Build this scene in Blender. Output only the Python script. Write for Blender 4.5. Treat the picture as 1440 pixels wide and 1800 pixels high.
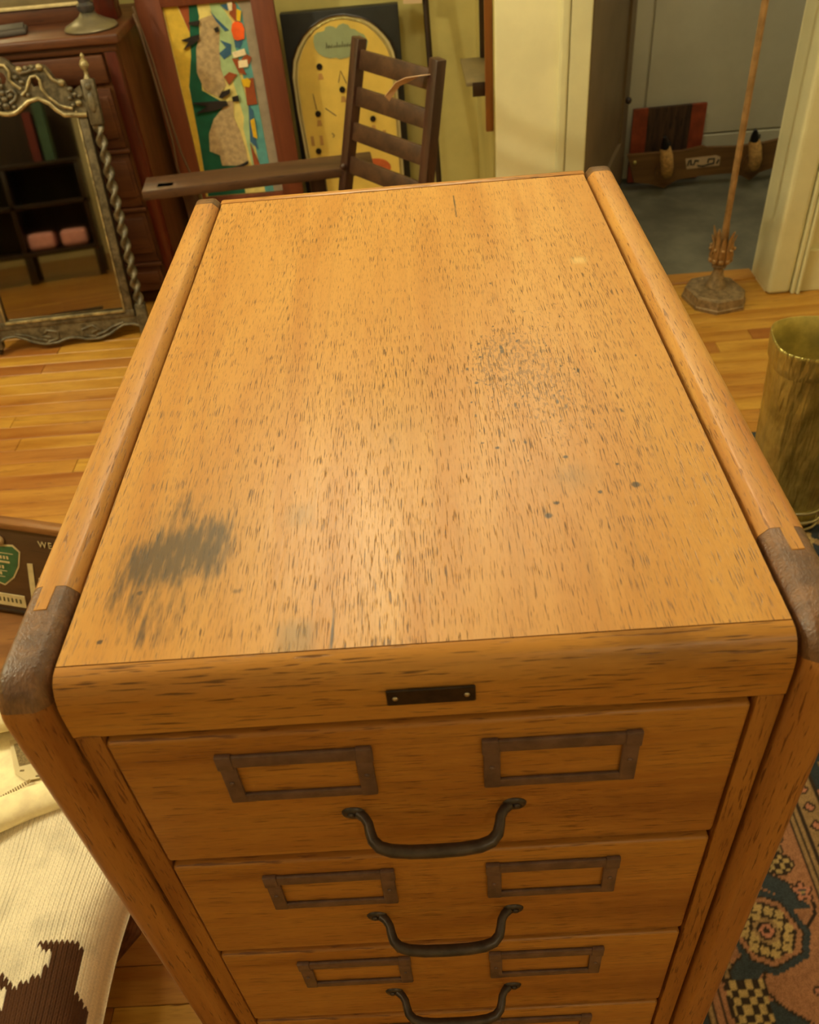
import bpy, bmesh, math, random
import numpy as np
from mathutils import Vector, Matrix, Euler

# ---------------------------------------------------------------- reset
for o in list(bpy.data.objects): bpy.data.objects.remove(o, do_unlink=True)
scn = bpy.context.scene
COL = scn.collection
PI = math.pi
R = random.Random(7)

# ---------------------------------------------------------------- camera
def cam_rot(a, b, c):
    ca, sa, cb, sb, cc, sc = math.cos(a), math.sin(a), math.cos(b), math.sin(b), math.cos(c), math.sin(c)
    return (Matrix(((ca, -sa, 0), (sa, ca, 0), (0, 0, 1))) @ Matrix(((1, 0, 0), (0, cb, -sb), (0, sb, cb)))
            @ Matrix(((cc, -sc, 0), (sc, cc, 0), (0, 0, 1))))
cam = bpy.data.cameras.new('camera'); cam_ob = bpy.data.objects.new('camera', cam); COL.objects.link(cam_ob)
M4 = cam_rot(0.0448, 0.848, -0.0998).to_4x4(); M4.translation = (0.2266, -0.3165, 1.4994)
cam_ob.matrix_world = M4
cam.sensor_fit = 'HORIZONTAL'; cam.sensor_width = 36; cam.lens = 1514.11 / 1440 * 36
cam.clip_start = 0.02
cam.dof.use_dof = True; cam.dof.focus_distance = 0.78; cam.dof.aperture_fstop = 15
scn.camera = cam_ob

# ---------------------------------------------------------------- light
scn.view_settings.view_transform = 'Standard'; scn.view_settings.look = 'None'
scn.view_settings.gamma = 1; scn.view_settings.use_curve_mapping = False
scn.view_settings.exposure = 0.0
w = bpy.data.worlds.new('world'); scn.world = w; w.use_nodes = True
w.node_tree.nodes['Background'].inputs[0].default_value = (1, .85, .65, 1)
w.node_tree.nodes['Background'].inputs[1].default_value = 0.05
WARM = (1, .95, .66)
def lamp(name, loc, power, size=.09, col=WARM):
    l = bpy.data.lights.new(name, 'POINT'); l.shadow_soft_size = size; l.energy = power; l.color = col
    o = bpy.data.objects.new(name, l); o.location = loc; COL.objects.link(o); return o
lamp('ceiling_or_fill', (-.06, 1.52, 2.52), 28, .12)
lamp('ceiling_or_fill', (-2.1, .95, 2.35), 100)
lamp('ceiling_or_fill', (.50, 1.75, 2.45), 16)  # fill added to brighten the back wall, not a known fixture
lamp('ceiling_or_fill', (1.75, 1.15, 2.5), 9)
lamp('ceiling_or_fill', (-1.5, -.9, 2.5), 7)
lamp('ceiling_or_fill', (1.0, -1.6, 2.5), 9)
lamp('hall_fill', (1.9, 2.9, 2.4), 11, .09, (1, .97, .84))  # unseen light added to lift the dim hall

# ---------------------------------------------------------------- materials
def lin(r, g=None, b=None):
    if isinstance(r, str): r, g, b = (int(r[i:i + 2], 16) for i in (0, 2, 4))
    f = lambda c: (c / 255 / 12.92) if c / 255 <= .04045 else ((c / 255 + .055) / 1.055) ** 2.4
    return (f(r), f(g), f(b), 1)
class NT:
    def __init__(s, name):
        s.m = bpy.data.materials.new(name); s.m.use_nodes = True; s.t = s.m.node_tree
        s.b = s.t.nodes['Principled BSDF']
    def n(s, typ, ins=None, **kw):
        nd = s.t.nodes.new('ShaderNode' + typ)
        for k, v in kw.items(): setattr(nd, k, v)
        for k, v in (ins or {}).items(): s.set(nd.inputs[k], v)
        return nd
    def set(s, inp, v):
        if isinstance(v, bpy.types.NodeSocket): s.t.links.new(v, inp)
        else: inp.default_value = v
    def mapped(s, scale, loc=(0, 0, 0), rot=(0, 0, 0)):
        tc = s.n('TexCoord'); mp = s.n('Mapping', {0: tc.outputs['Object'], 'Scale': scale, 'Location': loc, 'Rotation': rot})
        return mp.outputs[0]
    def noise(s, vec, scale=1, detail=4, rough=.55, dist=0):
        return s.n('TexNoise', {'Vector': vec, 'Scale': scale, 'Detail': detail, 'Roughness': rough, 'Distortion': dist}).outputs['Fac']
    def ramp(s, f, stops, interp='LINEAR'):
        r = s.n('ValToRGB'); r.color_ramp.interpolation = interp
        el = r.color_ramp.elements
        while len(el) < len(stops): el.new(.5)
        for e, (p, c) in zip(el, stops):
            e.position = p; e.color = c if len(c) == 4 else (*c, 1)
        s.set(r.inputs[0], f); return r.outputs[0]
    def mix(s, f, a, b, mode='MIX'):
        m = s.n('Mix', data_type='RGBA', blend_type=mode)
        s.set(m.inputs[0], f); s.set(m.inputs[6], a); s.set(m.inputs[7], b); return m.outputs[2]
    def math(s, op, a, b=0, clamp=False):
        m = s.n('Math', operation=op, use_clamp=clamp); s.set(m.inputs[0], a); s.set(m.inputs[1], b); return m.outputs[0]
    def step(s, v, lo, hi):
        m = s.n('MapRange', {0: v, 1: lo, 2: hi}, interpolation_type='SMOOTHSTEP'); return m.outputs[0]
    def bump(s, h, strength=.3, dist=.001):
        b = s.n('Bump', {'Height': h, 'Strength': strength, 'Distance': dist}); s.t.links.new(b.outputs[0], s.b.inputs['Normal'])
    def fin(s, col=None, rough=.5, metal=0, spec=.5, coat=0):
        if col is not None: s.set(s.b.inputs['Base Color'], col)
        s.set(s.b.inputs['Roughness'], rough); s.set(s.b.inputs['Metallic'], metal)
        s.set(s.b.inputs['Specular IOR Level'], spec)
        if coat: s.set(s.b.inputs['Coat Weight'], coat); s.set(s.b.inputs['Coat Roughness'], .18)
        return s.m
G1 = (1, 1, 1, 1); G0 = (0, 0, 0, 1)
def axscale(axis, al, ac):
    v = [ac, ac, ac]; v['xyz'.index(axis)] = al; return tuple(v)
def wood(name, c1, c2, axis='y', pore=None, dens=.5, rough=.4, fibre=.35, big=1., plen=26, pac=420, stain=False, per_piece=0, loc=(0, 0, 0), bump=.25, coat=0, spec=.5, smudge=None):
    T = NT(name)
    if per_piece:
        rnd = T.n('ObjectInfo').outputs['Random']; isl = T.n('NewGeometry').outputs['Random Per Island']
        rn = T.math('FRACT', T.math('ADD', T.math('MULTIPLY', rnd, 7.31), T.math('MULTIPLY', isl, 3.77)))
        tc = T.n('TexCoord'); off = T.n('CombineXYZ', {0: T.math('MULTIPLY', rn, 13.), 1: T.math('MULTIPLY', rn, 31.), 2: 0.})
        ad = T.n('VectorMath', {0: tc.outputs['Object'], 1: off.outputs[0]}, operation='ADD').outputs[0]
        src = lambda sc: T.n('Mapping', {0: ad, 'Scale': sc}).outputs[0]
    else:
        src = lambda sc: T.mapped(sc, loc)
    g = T.noise(src(axscale(axis, 2.2 * big, 22 * big)), 1, 5, .6, .6)
    col = T.mix(T.step(g, .3, .72), c1, c2)
    f = T.noise(src(axscale(axis, 9, 260)), 1, 3, .6)
    dk = tuple(x * .62 for x in c1[:3]) + (1,)
    col = T.mix(T.math('MULTIPLY', T.step(f, .48, .75), fibre), col, dk)
    hgt = T.math('MULTIPLY', f, .3)
    if per_piece:
        hsv = T.n('HueSaturation', {'Color': col, 'Hue': T.math('ADD', .5, T.math('MULTIPLY', T.math('SUBTRACT', rn, .5), .025)), 'Saturation': 1.,
             'Value': T.math('ADD', 1 - per_piece * .62, T.math('MULTIPLY', rn, per_piece * 1.1))}); col = hsv.outputs[0]
    if pore is not None:
        p = T.noise(src(axscale(axis, plen, pac)), 1, 2, .55, .15)
        area = T.noise(src(axscale(axis, 5, 16)), 1, 3)
        p = T.math('ADD', p, T.math('MULTIPLY', T.math('SUBTRACT', area, .5), .22))
        pm = T.step(p, .68 - dens * .13, .76 - dens * .13)
        col = T.mix(T.math('MULTIPLY', pm, .84), col, pore)
        hgt = T.math('SUBTRACT', hgt, pm)
        p2 = T.noise(src(axscale(axis, plen * 1.9, pac * 1.7)), 1, 2, .5)
        col = T.mix(T.math('MULTIPLY', T.step(p2, .56, .70), .30), col, pore)
    if smudge is not None:
        sm = T.noise(T.mapped(axscale(axis, 6, 14), (3, 1, 5)), 1, 4, .6)
        col = T.mix(T.math('MULTIPLY', T.step(sm, .56, .76), .55), col, smudge)
    if stain:
        at = T.n('Attribute', attribute_name='Stain'); sp = T.n('SeparateColor', {0: at.outputs['Color']})
        n1 = T.noise(T.mapped((260, 34, 100)), 1, 3, .6); n2 = T.noise(T.mapped((430, 130, 100)), 1, 2, .6)
        n3 = T.noise(T.mapped((55, 22, 50)), 1, 3, .6)
        ink = T.step(T.math('ADD', T.math('MULTIPLY', sp.outputs[0], .62), T.math('ADD', T.math('MULTIPLY', n1, 1.0), T.math('MULTIPLY', n3, .6))), 1.02, 1.48)
        col = T.mix(T.math('MULTIPLY', ink, .80), col, lin(40, 44, 48))
        spk = T.step(T.math('ADD', T.math('MULTIPLY', sp.outputs[1], .34), n2), .82, .92)
        col = T.mix(T.math('MULTIPLY', spk, .42), col, lin(74, 60, 52))
        col = T.mix(T.math('MULTIPLY', sp.outputs[2], .55), col, lin(128, 112, 84))
        wh = T.math('MULTIPLY', T.math('SUBTRACT', 1, at.outputs['Alpha']), 1.)
        col = T.mix(wh, col, lin(232, 196, 128))
    T.bump(hgt, bump, .0012)
    rr = T.math('ADD', rough, T.math('MULTIPLY', T.math('SUBTRACT', g, .5), .15))
    return T.fin(col, rr, 0, spec, coat)
def plain(name, c, rough=.5, metal=0, var=.12, sc=18, bump=0., spec=.5, coat=0):
    T = NT(name); n = T.noise(T.mapped((sc, sc, sc)), 1, 5, .6)
    d = tuple(x * (1 - var * 1.6) for x in c[:3]) + (1,); l = tuple(min(1, x * (1 + var)) for x in c[:3]) + (1,)
    col = T.mix(T.step(n, .3, .7), d, l)
    if bump: T.bump(T.noise(T.mapped((sc * 9,) * 3), 1, 4), bump, .001)
    return T.fin(col, rough, metal, spec, coat)
def attr_mat(name, rough=.9, bump=.3, sc=400, sheen=0):
    T = NT(name); at = T.n('Attribute', attribute_name='Col')
    n = T.noise(T.mapped((sc, sc, sc)), 1, 3)
    n2 = T.noise(T.mapped((22, 22, 22)), 1, 4)
    col = T.mix(T.math('MULTIPLY', T.step(n, .3, .8), .35), at.outputs['Color'], G0)
    col = T.mix(T.math('MULTIPLY', T.step(n2, .45, .8), .25), col, G0)
    if bump: T.bump(n, bump, .0015)
    if sheen: T.set(T.b.inputs['Sheen Weight'], sheen)
    return T.fin(col, rough, 0, .2)

M = {}
OAK1, OAK2, PORE = lin(222, 168, 88), lin(196, 134, 58), lin(104, 62, 22)
M['oak_top'] = wood('oak_top', lin(216, 160, 84), lin(200, 138, 62), 'y', lin(92, 56, 24), .78, .34, .28, 1, 56, 1300, stain=True, bump=.3, spec=.4)
M['oak_rail'] = wood('oak_rail', lin(212, 156, 80), lin(188, 124, 58), 'y', lin(132, 84, 40), .7, .40, .45, 1.6, 56, 800, bump=.3)
M['oak_nose'] = wood('oak_nose', lin(204, 145, 68), lin(178, 115, 46), 'x', lin(92, 54, 20), .72, .36, .4, 1, 30, 640, smudge=lin(110, 66, 22), loc=(3, 2, 1))
M['oak_front'] = wood('oak_front', lin(194, 134, 60), lin(162, 100, 40), 'x', lin(110, 62, 24), .72, .38, .6, 1, 38, 820, smudge=lin(132, 76, 26))
M['oak_post'] = wood('oak_post', lin(184, 124, 62), lin(152, 92, 40), 'z', lin(104, 54, 20), .6, .36, .4, 1.3, 40, 640, smudge=lin(112, 58, 22))
M['oak_side'] = wood('oak_side', lin(178, 118, 52), lin(148, 90, 36), 'z', lin(108, 58, 22), .75, .42, .4, 1.2, 44, 640)
T = NT('worn_brown_end')   # scuffed end-grain corner blocks
cr = T.noise(T.mapped((700, 500, 60), rot=(.5, .3, .75)), 1, 3, .6)
nn = T.noise(T.mapped((60, 60, 60)), 1, 5)
cc = T.mix(T.step(nn, .35, .68), lin(98, 64, 40), lin(134, 92, 58)); cc = T.mix(T.math('MULTIPLY', T.step(cr, .4, .7), .35), cc, lin(70, 42, 24))
T.bump(cr, .55, .0012); M['corner'] = T.fin(cc, .36, 0, .6)
M['gap'] = plain('gap_shade', lin(34, 20, 10), .8)  # near-black colour standing in for shade in the cabinet gaps
M['bronze'] = plain('brown_bronze', lin(116, 92, 84), .42, .35, .18, 60, .15)
M['iron'] = plain('dark_iron', lin(80, 70, 68), .36, .55, .2, 60, .1)
M['plate'] = plain('old_plate', lin(52, 36, 26), .5, .4, .3, 120, .3)
M['steel'] = plain('bright_screw', lin(200, 190, 170), .3, .9, .1)
M['plank'] = wood('floor_plank', lin(192, 138, 60), lin(156, 96, 30), 'x', lin(104, 56, 16), .28, .36, .35, .8, 10, 160, per_piece=.34, bump=.1, spec=.4)
M['subfloor'] = plain('subfloor', lin(70, 40, 16), .8)
M['wall'] = plain('cream_wall', lin(238, 228, 182), .6, 0, .05, 4, .06, .3)
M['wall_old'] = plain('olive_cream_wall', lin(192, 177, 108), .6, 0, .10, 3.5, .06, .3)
M['trim'] = plain('cream_gloss_trim', lin(222, 214, 168), .35, 0, .05, 5, .03)
M['ceil'] = plain('ceiling_white', lin(230, 222, 200), .8)
M['hallwall'] = plain('hall_wall', lin(206, 200, 176), .65, 0, .06, 3, .08, .3)
M['hallfloor'] = plain('grey_vinyl', lin(112, 108, 90), .55, 0, .2, 6, .05)
M['hall_door'] = plain('brown_door_paint', lin(120, 100, 72), .5, 0, .08, 7, .05)
M['mahog'] = wood('red_mahogany', lin(102, 58, 30), lin(72, 36, 18), 'x', lin(40, 14, 6), .3, .48, .3, 1, 12, 200, bump=.06)
M['mahogv'] = wood('red_mahogany_upright', lin(96, 34, 18), lin(66, 20, 10), 'z', lin(40, 12, 6), .3, .3, .3, 1, 12, 200, bump=.06)
M['brownside'] = wood('brown_carcass', lin(112, 70, 36), lin(84, 48, 22), 'z', lin(40, 20, 8), .3, .4, .3, 1, 12, 200, bump=.06)
M['redframe'] = wood('red_brown_frame', lin(122, 62, 34), lin(98, 46, 24), 'z', None, .3, .5, .3, 1, bump=.05)
M['chair'] = wood('dark_oak_chair', lin(80, 50, 38), lin(54, 30, 23), 'z', lin(26, 12, 8), .4, .32, .3, 1, 14, 240, bump=.1)
M['chairx'] = wood('dark_oak_chair_arm', lin(90, 60, 38), lin(60, 36, 22), 'x', lin(26, 12, 8), .4, .5, .3, 1, 14, 240, bump=.1)
M['darkwood'] = wood('very_dark_wood', lin(52, 34, 20), lin(34, 20, 12), 'z', None, .3, .4, .3, 1, bump=.1)
M['bench'] = wood('brown_bench', lin(142, 94, 50), lin(112, 68, 32), 'x', lin(64, 34, 14), .35, .4, .35, 1, 12, 200, bump=.1)
M['signwood'] = wood('dark_sign_board', lin(92, 62, 36), lin(68, 42, 22), 'x', lin(36, 20, 10), .3, .45, .3, 1, 12, 200, bump=.1)
M['gilt'] = plain('tarnished_gilt', lin(164, 146, 104), .36, .4, .35, 40, .2)
M['giltdark'] = plain('dark_carved_wood', lin(104, 92, 70), .36, .2, .35, 50, .3)
M['mirror'] = plain('old_mirror_glass', lin(150, 142, 126), .03, 1, .06, 3)
M['mirror2'] = plain('dresser_mirror_glass', lin(205, 200, 180), .05, 1, .03, 3)
M['black'] = plain('black_paint', lin(30, 30, 28), .5, 0, .2, 20, .1)
M['playfield'] = plain('golden_playfield', lin(224, 190, 92), .4, 0, .06, 9)
M['playlight'] = plain('pale_lane', lin(214, 196, 140), .45, 0, .06, 9)
M['cloud'] = plain('sage_cloud', lin(150, 160, 120), .5, 0, .04)
M['ink'] = plain('dark_print', lin(84, 74, 40), .6)
M['printed'] = plain('faded_print', lin(186, 140, 78), .5)
M['redspot'] = plain('orange_red_print', lin(196, 96, 48), .5)
M['paper'] = plain('tan_paper_tag', lin(216, 176, 138), .7, 0, .05)
M['palepaper'] = plain('pale_paper_tag', lin(206, 178, 140), .7, 0, .05)
M['brass'] = plain('aged_brass', lin(196, 184, 112), .2, 1, .22, 14, .16)
T = NT('hammered_brass'); nn = T.noise(T.mapped((30, 30, 6)), 1, 3, .5); n2 = T.noise(T.mapped((14, 14, 14)), 1, 5, .6)
T.bump(nn, .9, .03); M['brass'] = T.fin(T.mix(T.step(n2, .3, .7), lin(164, 150, 84), lin(214, 202, 124)), .36, .85)
M['brass_in'] = plain('dull_brass_inside', lin(210, 194, 116), .42, .55, .25, 14, .12)
M['lampbrass'] = plain('lamp_brass', lin(168, 132, 86), .38, .35, .2, 30, .1)
M['lampiron'] = plain('lamp_base_iron', lin(150, 126, 92), .45, .35, .25, 60, .4)
M['rim'] = plain('pale_metal_ring', lin(170, 160, 130), .3, .9, .2)
M['rug'] = attr_mat('oriental_rug', .95, .5, 500)
M['knit'] = attr_mat('knit_wool', .95, .3, 900, .1)
M['cream_wool'] = plain('cream_wool', lin(252, 232, 188), .95, 0, .08, 40, .6, .2)
M['brown_wool'] = plain('brown_wool', lin(98, 60, 34), .95, 0, .2, 60, .6, .2)
M['tag_grey'] = plain('woven_label', lin(206, 188, 146), .8, 0, .05)
M['tag_dark'] = plain('woven_label_print', lin(128, 106, 64), .8, 0, .3, 300)
M['zip'] = plain('zip_tape', lin(150, 124, 74), .7)
M['shield'] = plain('green_enamel', lin(56, 98, 62), .45, 0, .12, 40)
M['creampaint'] = plain('cream_paint', lin(208, 186, 136), .6, 0, .1, 40)
M['pink'] = plain('pink_upholstery', lin(240, 170, 165), .8, 0, .08)
M['bookred'] = plain('red_book_cloth', lin(110, 36, 28), .7)
M['bookgreen'] = plain('green_book_cloth', lin(66, 96, 74), .7)
M['fur'] = plain('tan_deer_hair', lin(206, 160, 92), .9, 0, .2, 80, .6)
M['hoof'] = plain('black_hoof', lin(24, 20, 18), .4)
M['plaque'] = wood('brown_plaque', lin(128, 92, 48), lin(98, 66, 32), 'x', None, .3, .5, .3, bump=.1)
M['hall_panel_red'] = plain('red_panel', lin(150, 66, 36), .5, 0, .2, 20)
M['hall_panel_dark'] = wood('dark_streaked_panel', lin(84, 58, 40), lin(40, 24, 16), 'z', lin(20, 10, 6), .7, .6, .6, 2, 14, 60)
M['greymetal'] = plain('grey_pewter', lin(132, 122, 100), .35, .6, .12)
M['glasscap'] = plain('dark_glass_stem', lin(90, 88, 92), .2, .5, .1)
M['greyleather'] = plain('dark_grey_leather', lin(72, 64, 58), .6)
M['cord'] = plain('brown_cord', lin(92, 66, 40), .6)
M['shelfwood'] = wood('brown_shelf', lin(150, 92, 40), lin(118, 66, 26), 'z', None, .3, .4, .3, bump=.05)
M['shelfgrey'] = plain('grey_brown_shelf', lin(120, 104, 72), .5, 0, .1)
for k, c in dict(fab_yellow='d8b23c', fab_rust='9a4a20', fab_green='125a40', fab_cream='e0cc78', fab_mint='a8bf88', fab_dress='b89c70', fab_grey='9a8a74', fab_teal='5a9a98',
                 fab_blue='38607e', fab_orange='f0601c', fab_white='ecd8b0', fab_black='241a12', fab_gold='e2b418').items():
    M[k] = plain(k, lin(c), .85, 0, .16 if k == 'fab_dress' else .1, 60 if k == 'fab_dress' else 25, .5)

# ---------------------------------------------------------------- mesh builder
class MB:
    def __init__(s): s.v = []; s.f = []
    def add(s, vs, fs):
        o = len(s.v); s.v += [tuple(p) for p in vs]; s.f += [tuple(i + o for i in f) for f in fs]; return s
    def bm(s, b):
        b.verts.index_update(); s.add([v.co[:] for v in b.verts], [[v.index for v in f.verts] for f in b.faces]); b.free(); return s
    def box(s, c, d, bev=0, seg=2, rot=None):
        b = bmesh.new(); bmesh.ops.create_cube(b, size=1)
        for v in b.verts: v.co = Vector((v.co.x * d[0], v.co.y * d[1], v.co.z * d[2]))
        if bev: bmesh.ops.bevel(b, geom=b.edges[:], offset=bev, segments=seg, affect='EDGES', profile=.5)
        m = (rot if isinstance(rot, Matrix) else (Euler(rot).to_matrix() if rot else Matrix.Identity(3)))
        for v in b.verts: v.co = m @ v.co + Vector(c)
        return s.bm(b)
    def bb(s, lo, hi, bev=0, seg=2):
        return s.box([(a + b) / 2 for a, b in zip(lo, hi)], [b - a for a, b in zip(lo, hi)], bev, seg)
    def beam(s, p0, p1, wd, dp, side=(0, 1, 0), bev=.003):
        p0, p1 = Vector(p0), Vector(p1); z = (p1 - p0); L = z.length; z.normalize()
        y = Vector(side); y = (y - z * y.dot(z)).normalized(); x = y.cross(z)
        return s.box((p0 + p1) / 2, (wd, dp, L), bev, 2, Matrix((x, y, z)).transposed())
    def prism(s, poly, fn, d0, d1, holes=()):
        b = bmesh.new(); es = []
        for lp in (poly, *holes):
            vs = [b.verts.new((p[0], p[1], 0)) for p in lp]
            es += [b.edges.new((vs[i], vs[(i + 1) % len(vs)])) for i in range(len(vs))]
        bmesh.ops.triangle_fill(b, edges=es, use_beauty=True)
        if not b.faces:
            b.free(); return s
        r = bmesh.ops.extrude_face_region(b, geom=b.faces[:])
        top = {v for v in r['geom'] if isinstance(v, bmesh.types.BMVert)}
        for v in b.verts: v.co = Vector(fn(v.co.x, v.co.y, d1 if v in top else d0))
        bmesh.ops.recalc_face_normals(b, faces=b.faces[:])
        return s.bm(b)
    def lathe(s, prof, c=(0, 0, 0), n=32, sx=1, sy=1, ph=0):
        vs = []; fs = []; m = len(prof)
        for i in range(n):
            a = 2 * PI * i / n + ph
            vs += [(c[0] + r * math.cos(a) * sx, c[1] + r * math.sin(a) * sy, c[2] + z) for r, z in prof]
        for i in range(n):
            j = (i + 1) % n
            fs += [(i * m + k, j * m + k, j * m + k + 1, i * m + k + 1) for k in range(m - 1)]
        return s.add(vs, fs)
    def tube(s, pts, r, n=8, cap=True, flat=1.):
        pts = [Vector(p) for p in pts]; N = len(pts); rr = r if hasattr(r, '__len__') else [r] * N
        t0 = (pts[1] - pts[0]).normalized(); up = Vector((0, 0, 1)) if abs(t0.z) < .9 else Vector((1, 0, 0))
        x = t0.cross(up).normalized(); vs = []; fs = []
        for i, p in enumerate(pts):
            t = (pts[min(i + 1, N - 1)] - pts[max(i - 1, 0)]).normalized()
            x = (x - t * x.dot(t)).normalized(); y = t.cross(x)
            vs += [p + x * rr[i] * math.cos(2 * PI * k / n) + y * rr[i] * flat * math.sin(2 * PI * k / n) for k in range(n)]
        for i in range(N - 1):
            fs += [(i * n + k, i * n + (k + 1) % n, (i + 1) * n + (k + 1) % n, (i + 1) * n + k) for k in range(n)]
        if cap: fs += [tuple(range(n - 1, -1, -1)), tuple((N - 1) * n + k for k in range(n))]
        return s.add(vs, fs)
    def ball(s, c, r, n=10, m=6):
        r = r if hasattr(r, '__len__') else (r, r, r)
        vs = [(c[0], c[1], c[2] - r[2])]; fs = []
        for i in range(1, m):
            a = -PI / 2 + PI * i / m
            vs += [(c[0] + r[0] * math.cos(a) * math.cos(2 * PI * k / n), c[1] + r[1] * math.cos(a) * math.sin(2 * PI * k / n), c[2] + r[2] * math.sin(a)) for k in range(n)]
        vs.append((c[0], c[1], c[2] + r[2]))
        for k in range(n): fs.append((0, 1 + (k + 1) % n, 1 + k))
        for i in range(m - 2):
            for k in range(n):
                a = 1 + i * n; fs.append((a + k, a + (k + 1) % n, a + n + (k + 1) % n, a + n + k))
        a = 1 + (m - 2) * n
        for k in range(n): fs.append((a + k, a + (k + 1) % n, len(vs) - 1))
        return s.add(vs, fs)
    def band(s, path, sec, cap=True):
        """sweep section (x, n) along a path of (y, z, ny, nz); n is measured along the outward normal"""
        m = len(sec); vs = []; fs = []
        for (y, z, ny, nz) in path: vs += [(x, y + ny * n, z + nz * n) for x, n in sec]
        for i in range(len(path) - 1):
            fs += [(i * m + k, (i + 1) * m + k, (i + 1) * m + (k + 1) % m, i * m + (k + 1) % m) for k in range(m)]
        if cap: fs += [tuple(range(m)), tuple((len(path) - 1) * m + k for k in range(m - 1, -1, -1))]
        return s.add(vs, fs)
    def build(s, name, mat, parent=None, smooth=40, label=None, kind=None, fix=True):
        me = bpy.data.meshes.new(name); o = bpy.data.objects.new(name, me)
        off = Vector((0, 0, 0))
        if parent is not None and not parent.get('_local'):
            off = ROOT[parent.name]
        me.from_pydata([(Vector(v) - off)[:] for v in s.v], [], s.f)
        if fix:
            b = bmesh.new(); b.from_mesh(me); bmesh.ops.recalc_face_normals(b, faces=b.faces[:]); b.to_mesh(me); b.free()
        if smooth:
            me.polygons.foreach_set('use_smooth', [True] * len(me.polygons)); me.set_sharp_from_angle(angle=math.radians(smooth))
        me.materials.append(M[mat] if isinstance(mat, str) else mat)
        COL.objects.link(o)
        if parent is not None: o.parent = parent; ROOT[o.name] = off
        if label: o['label'] = label
        if kind: o['kind'] = kind
        return o
ROOT = {}
def thing(name, label, cat, loc=(0, 0, 0), rot=(0, 0, 0), group=None, local=False):
    o = bpy.data.objects.new(name, None); o.empty_display_size = .05; COL.objects.link(o)
    o.location = loc; o.rotation_euler = rot; o['label'] = label; o['category'] = cat
    if group: o['group'] = group
    ROOT[o.name] = Vector((0, 0, 0)) if local else Vector(loc)
    return o
def tag(o, label, cat, group=None):
    o['label'] = label; o['category'] = cat
    if group: o['group'] = group
    return o
def struct(name, mb, mat, parent=None, smooth=0):
    o = mb.build(name, mat, parent, smooth)
    if parent is None: o['kind'] = 'structure'
    ROOT[o.name] = Vector((0, 0, 0)); return o
def dup(o, parent, dz=0):
    c = o.copy(); COL.objects.link(c); c.parent = parent; c.location = o.location + Vector((0, 0, dz)); return c
def XZ(y): return lambda a, b, d: (a, y + d, b)
def XY(z): return lambda a, b, d: (a, b, z + d)
def text_mesh(body, size, name):
    cu = bpy.data.curves.new(name, 'FONT'); cu.body = body; cu.size = size; cu.extrude = size * .03; cu.space_character = 1.25
    o = bpy.data.objects.new(name, cu); COL.objects.link(o); dg = bpy.context.evaluated_depsgraph_get()
    me = bpy.data.meshes.new_from_object(o.evaluated_get(dg)); bpy.data.objects.remove(o)
    return me
def color_grid(name, X, Y, Z, cols, mat, parent=None, attr='Col', smooth=True):
    ny, nx = X.shape; off = ROOT[parent.name] if parent is not None else Vector((0, 0, 0))
    me = bpy.data.meshes.new(name)
    co = np.stack([X - off.x, Y - off.y, Z - off.z], -1).reshape(-1, 3)
    i = (np.arange(ny - 1)[:, None] * nx + np.arange(nx - 1)[None]).ravel()
    q = np.stack([i, i + 1, i + nx + 1, i + nx], -1)
    me.vertices.add(len(co)); me.vertices.foreach_set('co', co.ravel().astype(np.float32))
    me.loops.add(q.size); me.loops.foreach_set('vertex_index', q.ravel().astype(np.int32))
    me.polygons.add(len(q)); me.polygons.foreach_set('loop_start', (np.arange(len(q)) * 4).astype(np.int32))
    me.update(calc_edges=True)
    if smooth: me.polygons.foreach_set('use_smooth', [True] * len(q))
    a = me.attributes.new(attr, 'FLOAT_COLOR', 'POINT'); a.data.foreach_set('color', cols.reshape(-1, 4).astype(np.float32).ravel())
    me.materials.append(M[mat]); o = bpy.data.objects.new(name, me); COL.objects.link(o)
    if parent is not None: o.parent = parent; ROOT[o.name] = off
    return o
def inpoly(X, Y, poly):
    r = np.zeros(X.shape, bool); n = len(poly)
    for i in range(n):
        (x1, y1), (x2, y2) = poly[i], poly[(i + 1) % n]
        if y1 == y2: continue
        c = ((y1 > Y) != (y2 > Y)) & (X < (x2 - x1) * (Y - y1) / (y2 - y1) + x1); r ^= c
    return r

# ================================================================ SETTING
H = 2.7
fl = struct('floor', MB().bb((-3.2, -3.0, -.10), (3.0, 2.56, -.014)), 'subfloor')
PW = .063
rest = MB(); count = 0
yy = -3.0; row = 0
plank_mesh = {}
while yy < 2.55:
    y0, y1 = yy, min(yy + PW, 2.56)
    xs = -3.2 + R.uniform(-.8, 0)
    while xs < 3.0:
        L = R.choice((.5, .7, .9, 1.1, 1.3)); a, b = max(xs, -3.2), min(xs + L, 3.0); xs += L
        if b - a < .02: continue
        vis = (.85 < y0 < 2.56 and b > -1.35 and a < -.1) or (1.2 < y0 and b > .75 and a < 1.75) or (y0 > -.3 and y0 < .9 and b > -.6 and a < .1)
        if vis and count < 298:
            key = (round(b - a, 3), round(y1 - y0, 4))
            if key not in plank_mesh:
                o = MB().bb((0, 0, -.014), (b - a - .0012, y1 - y0 - .001, 0), .0011, 1).build('plank', 'plank', fl, 0)
                plank_mesh[key] = o.data
            else:
                o = bpy.data.objects.new('plank', plank_mesh[key]); COL.objects.link(o); o.parent = fl
            o.location = (a, y0, 0); count += 1
        else:
            rest.bb((a, y0, -.014), (b - .0012, y1 - .001, 0))
    yy += PW; row += 1
o = rest.build('plank_field', 'plank', fl, 0); o['kind'] = 'stuff'

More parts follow.
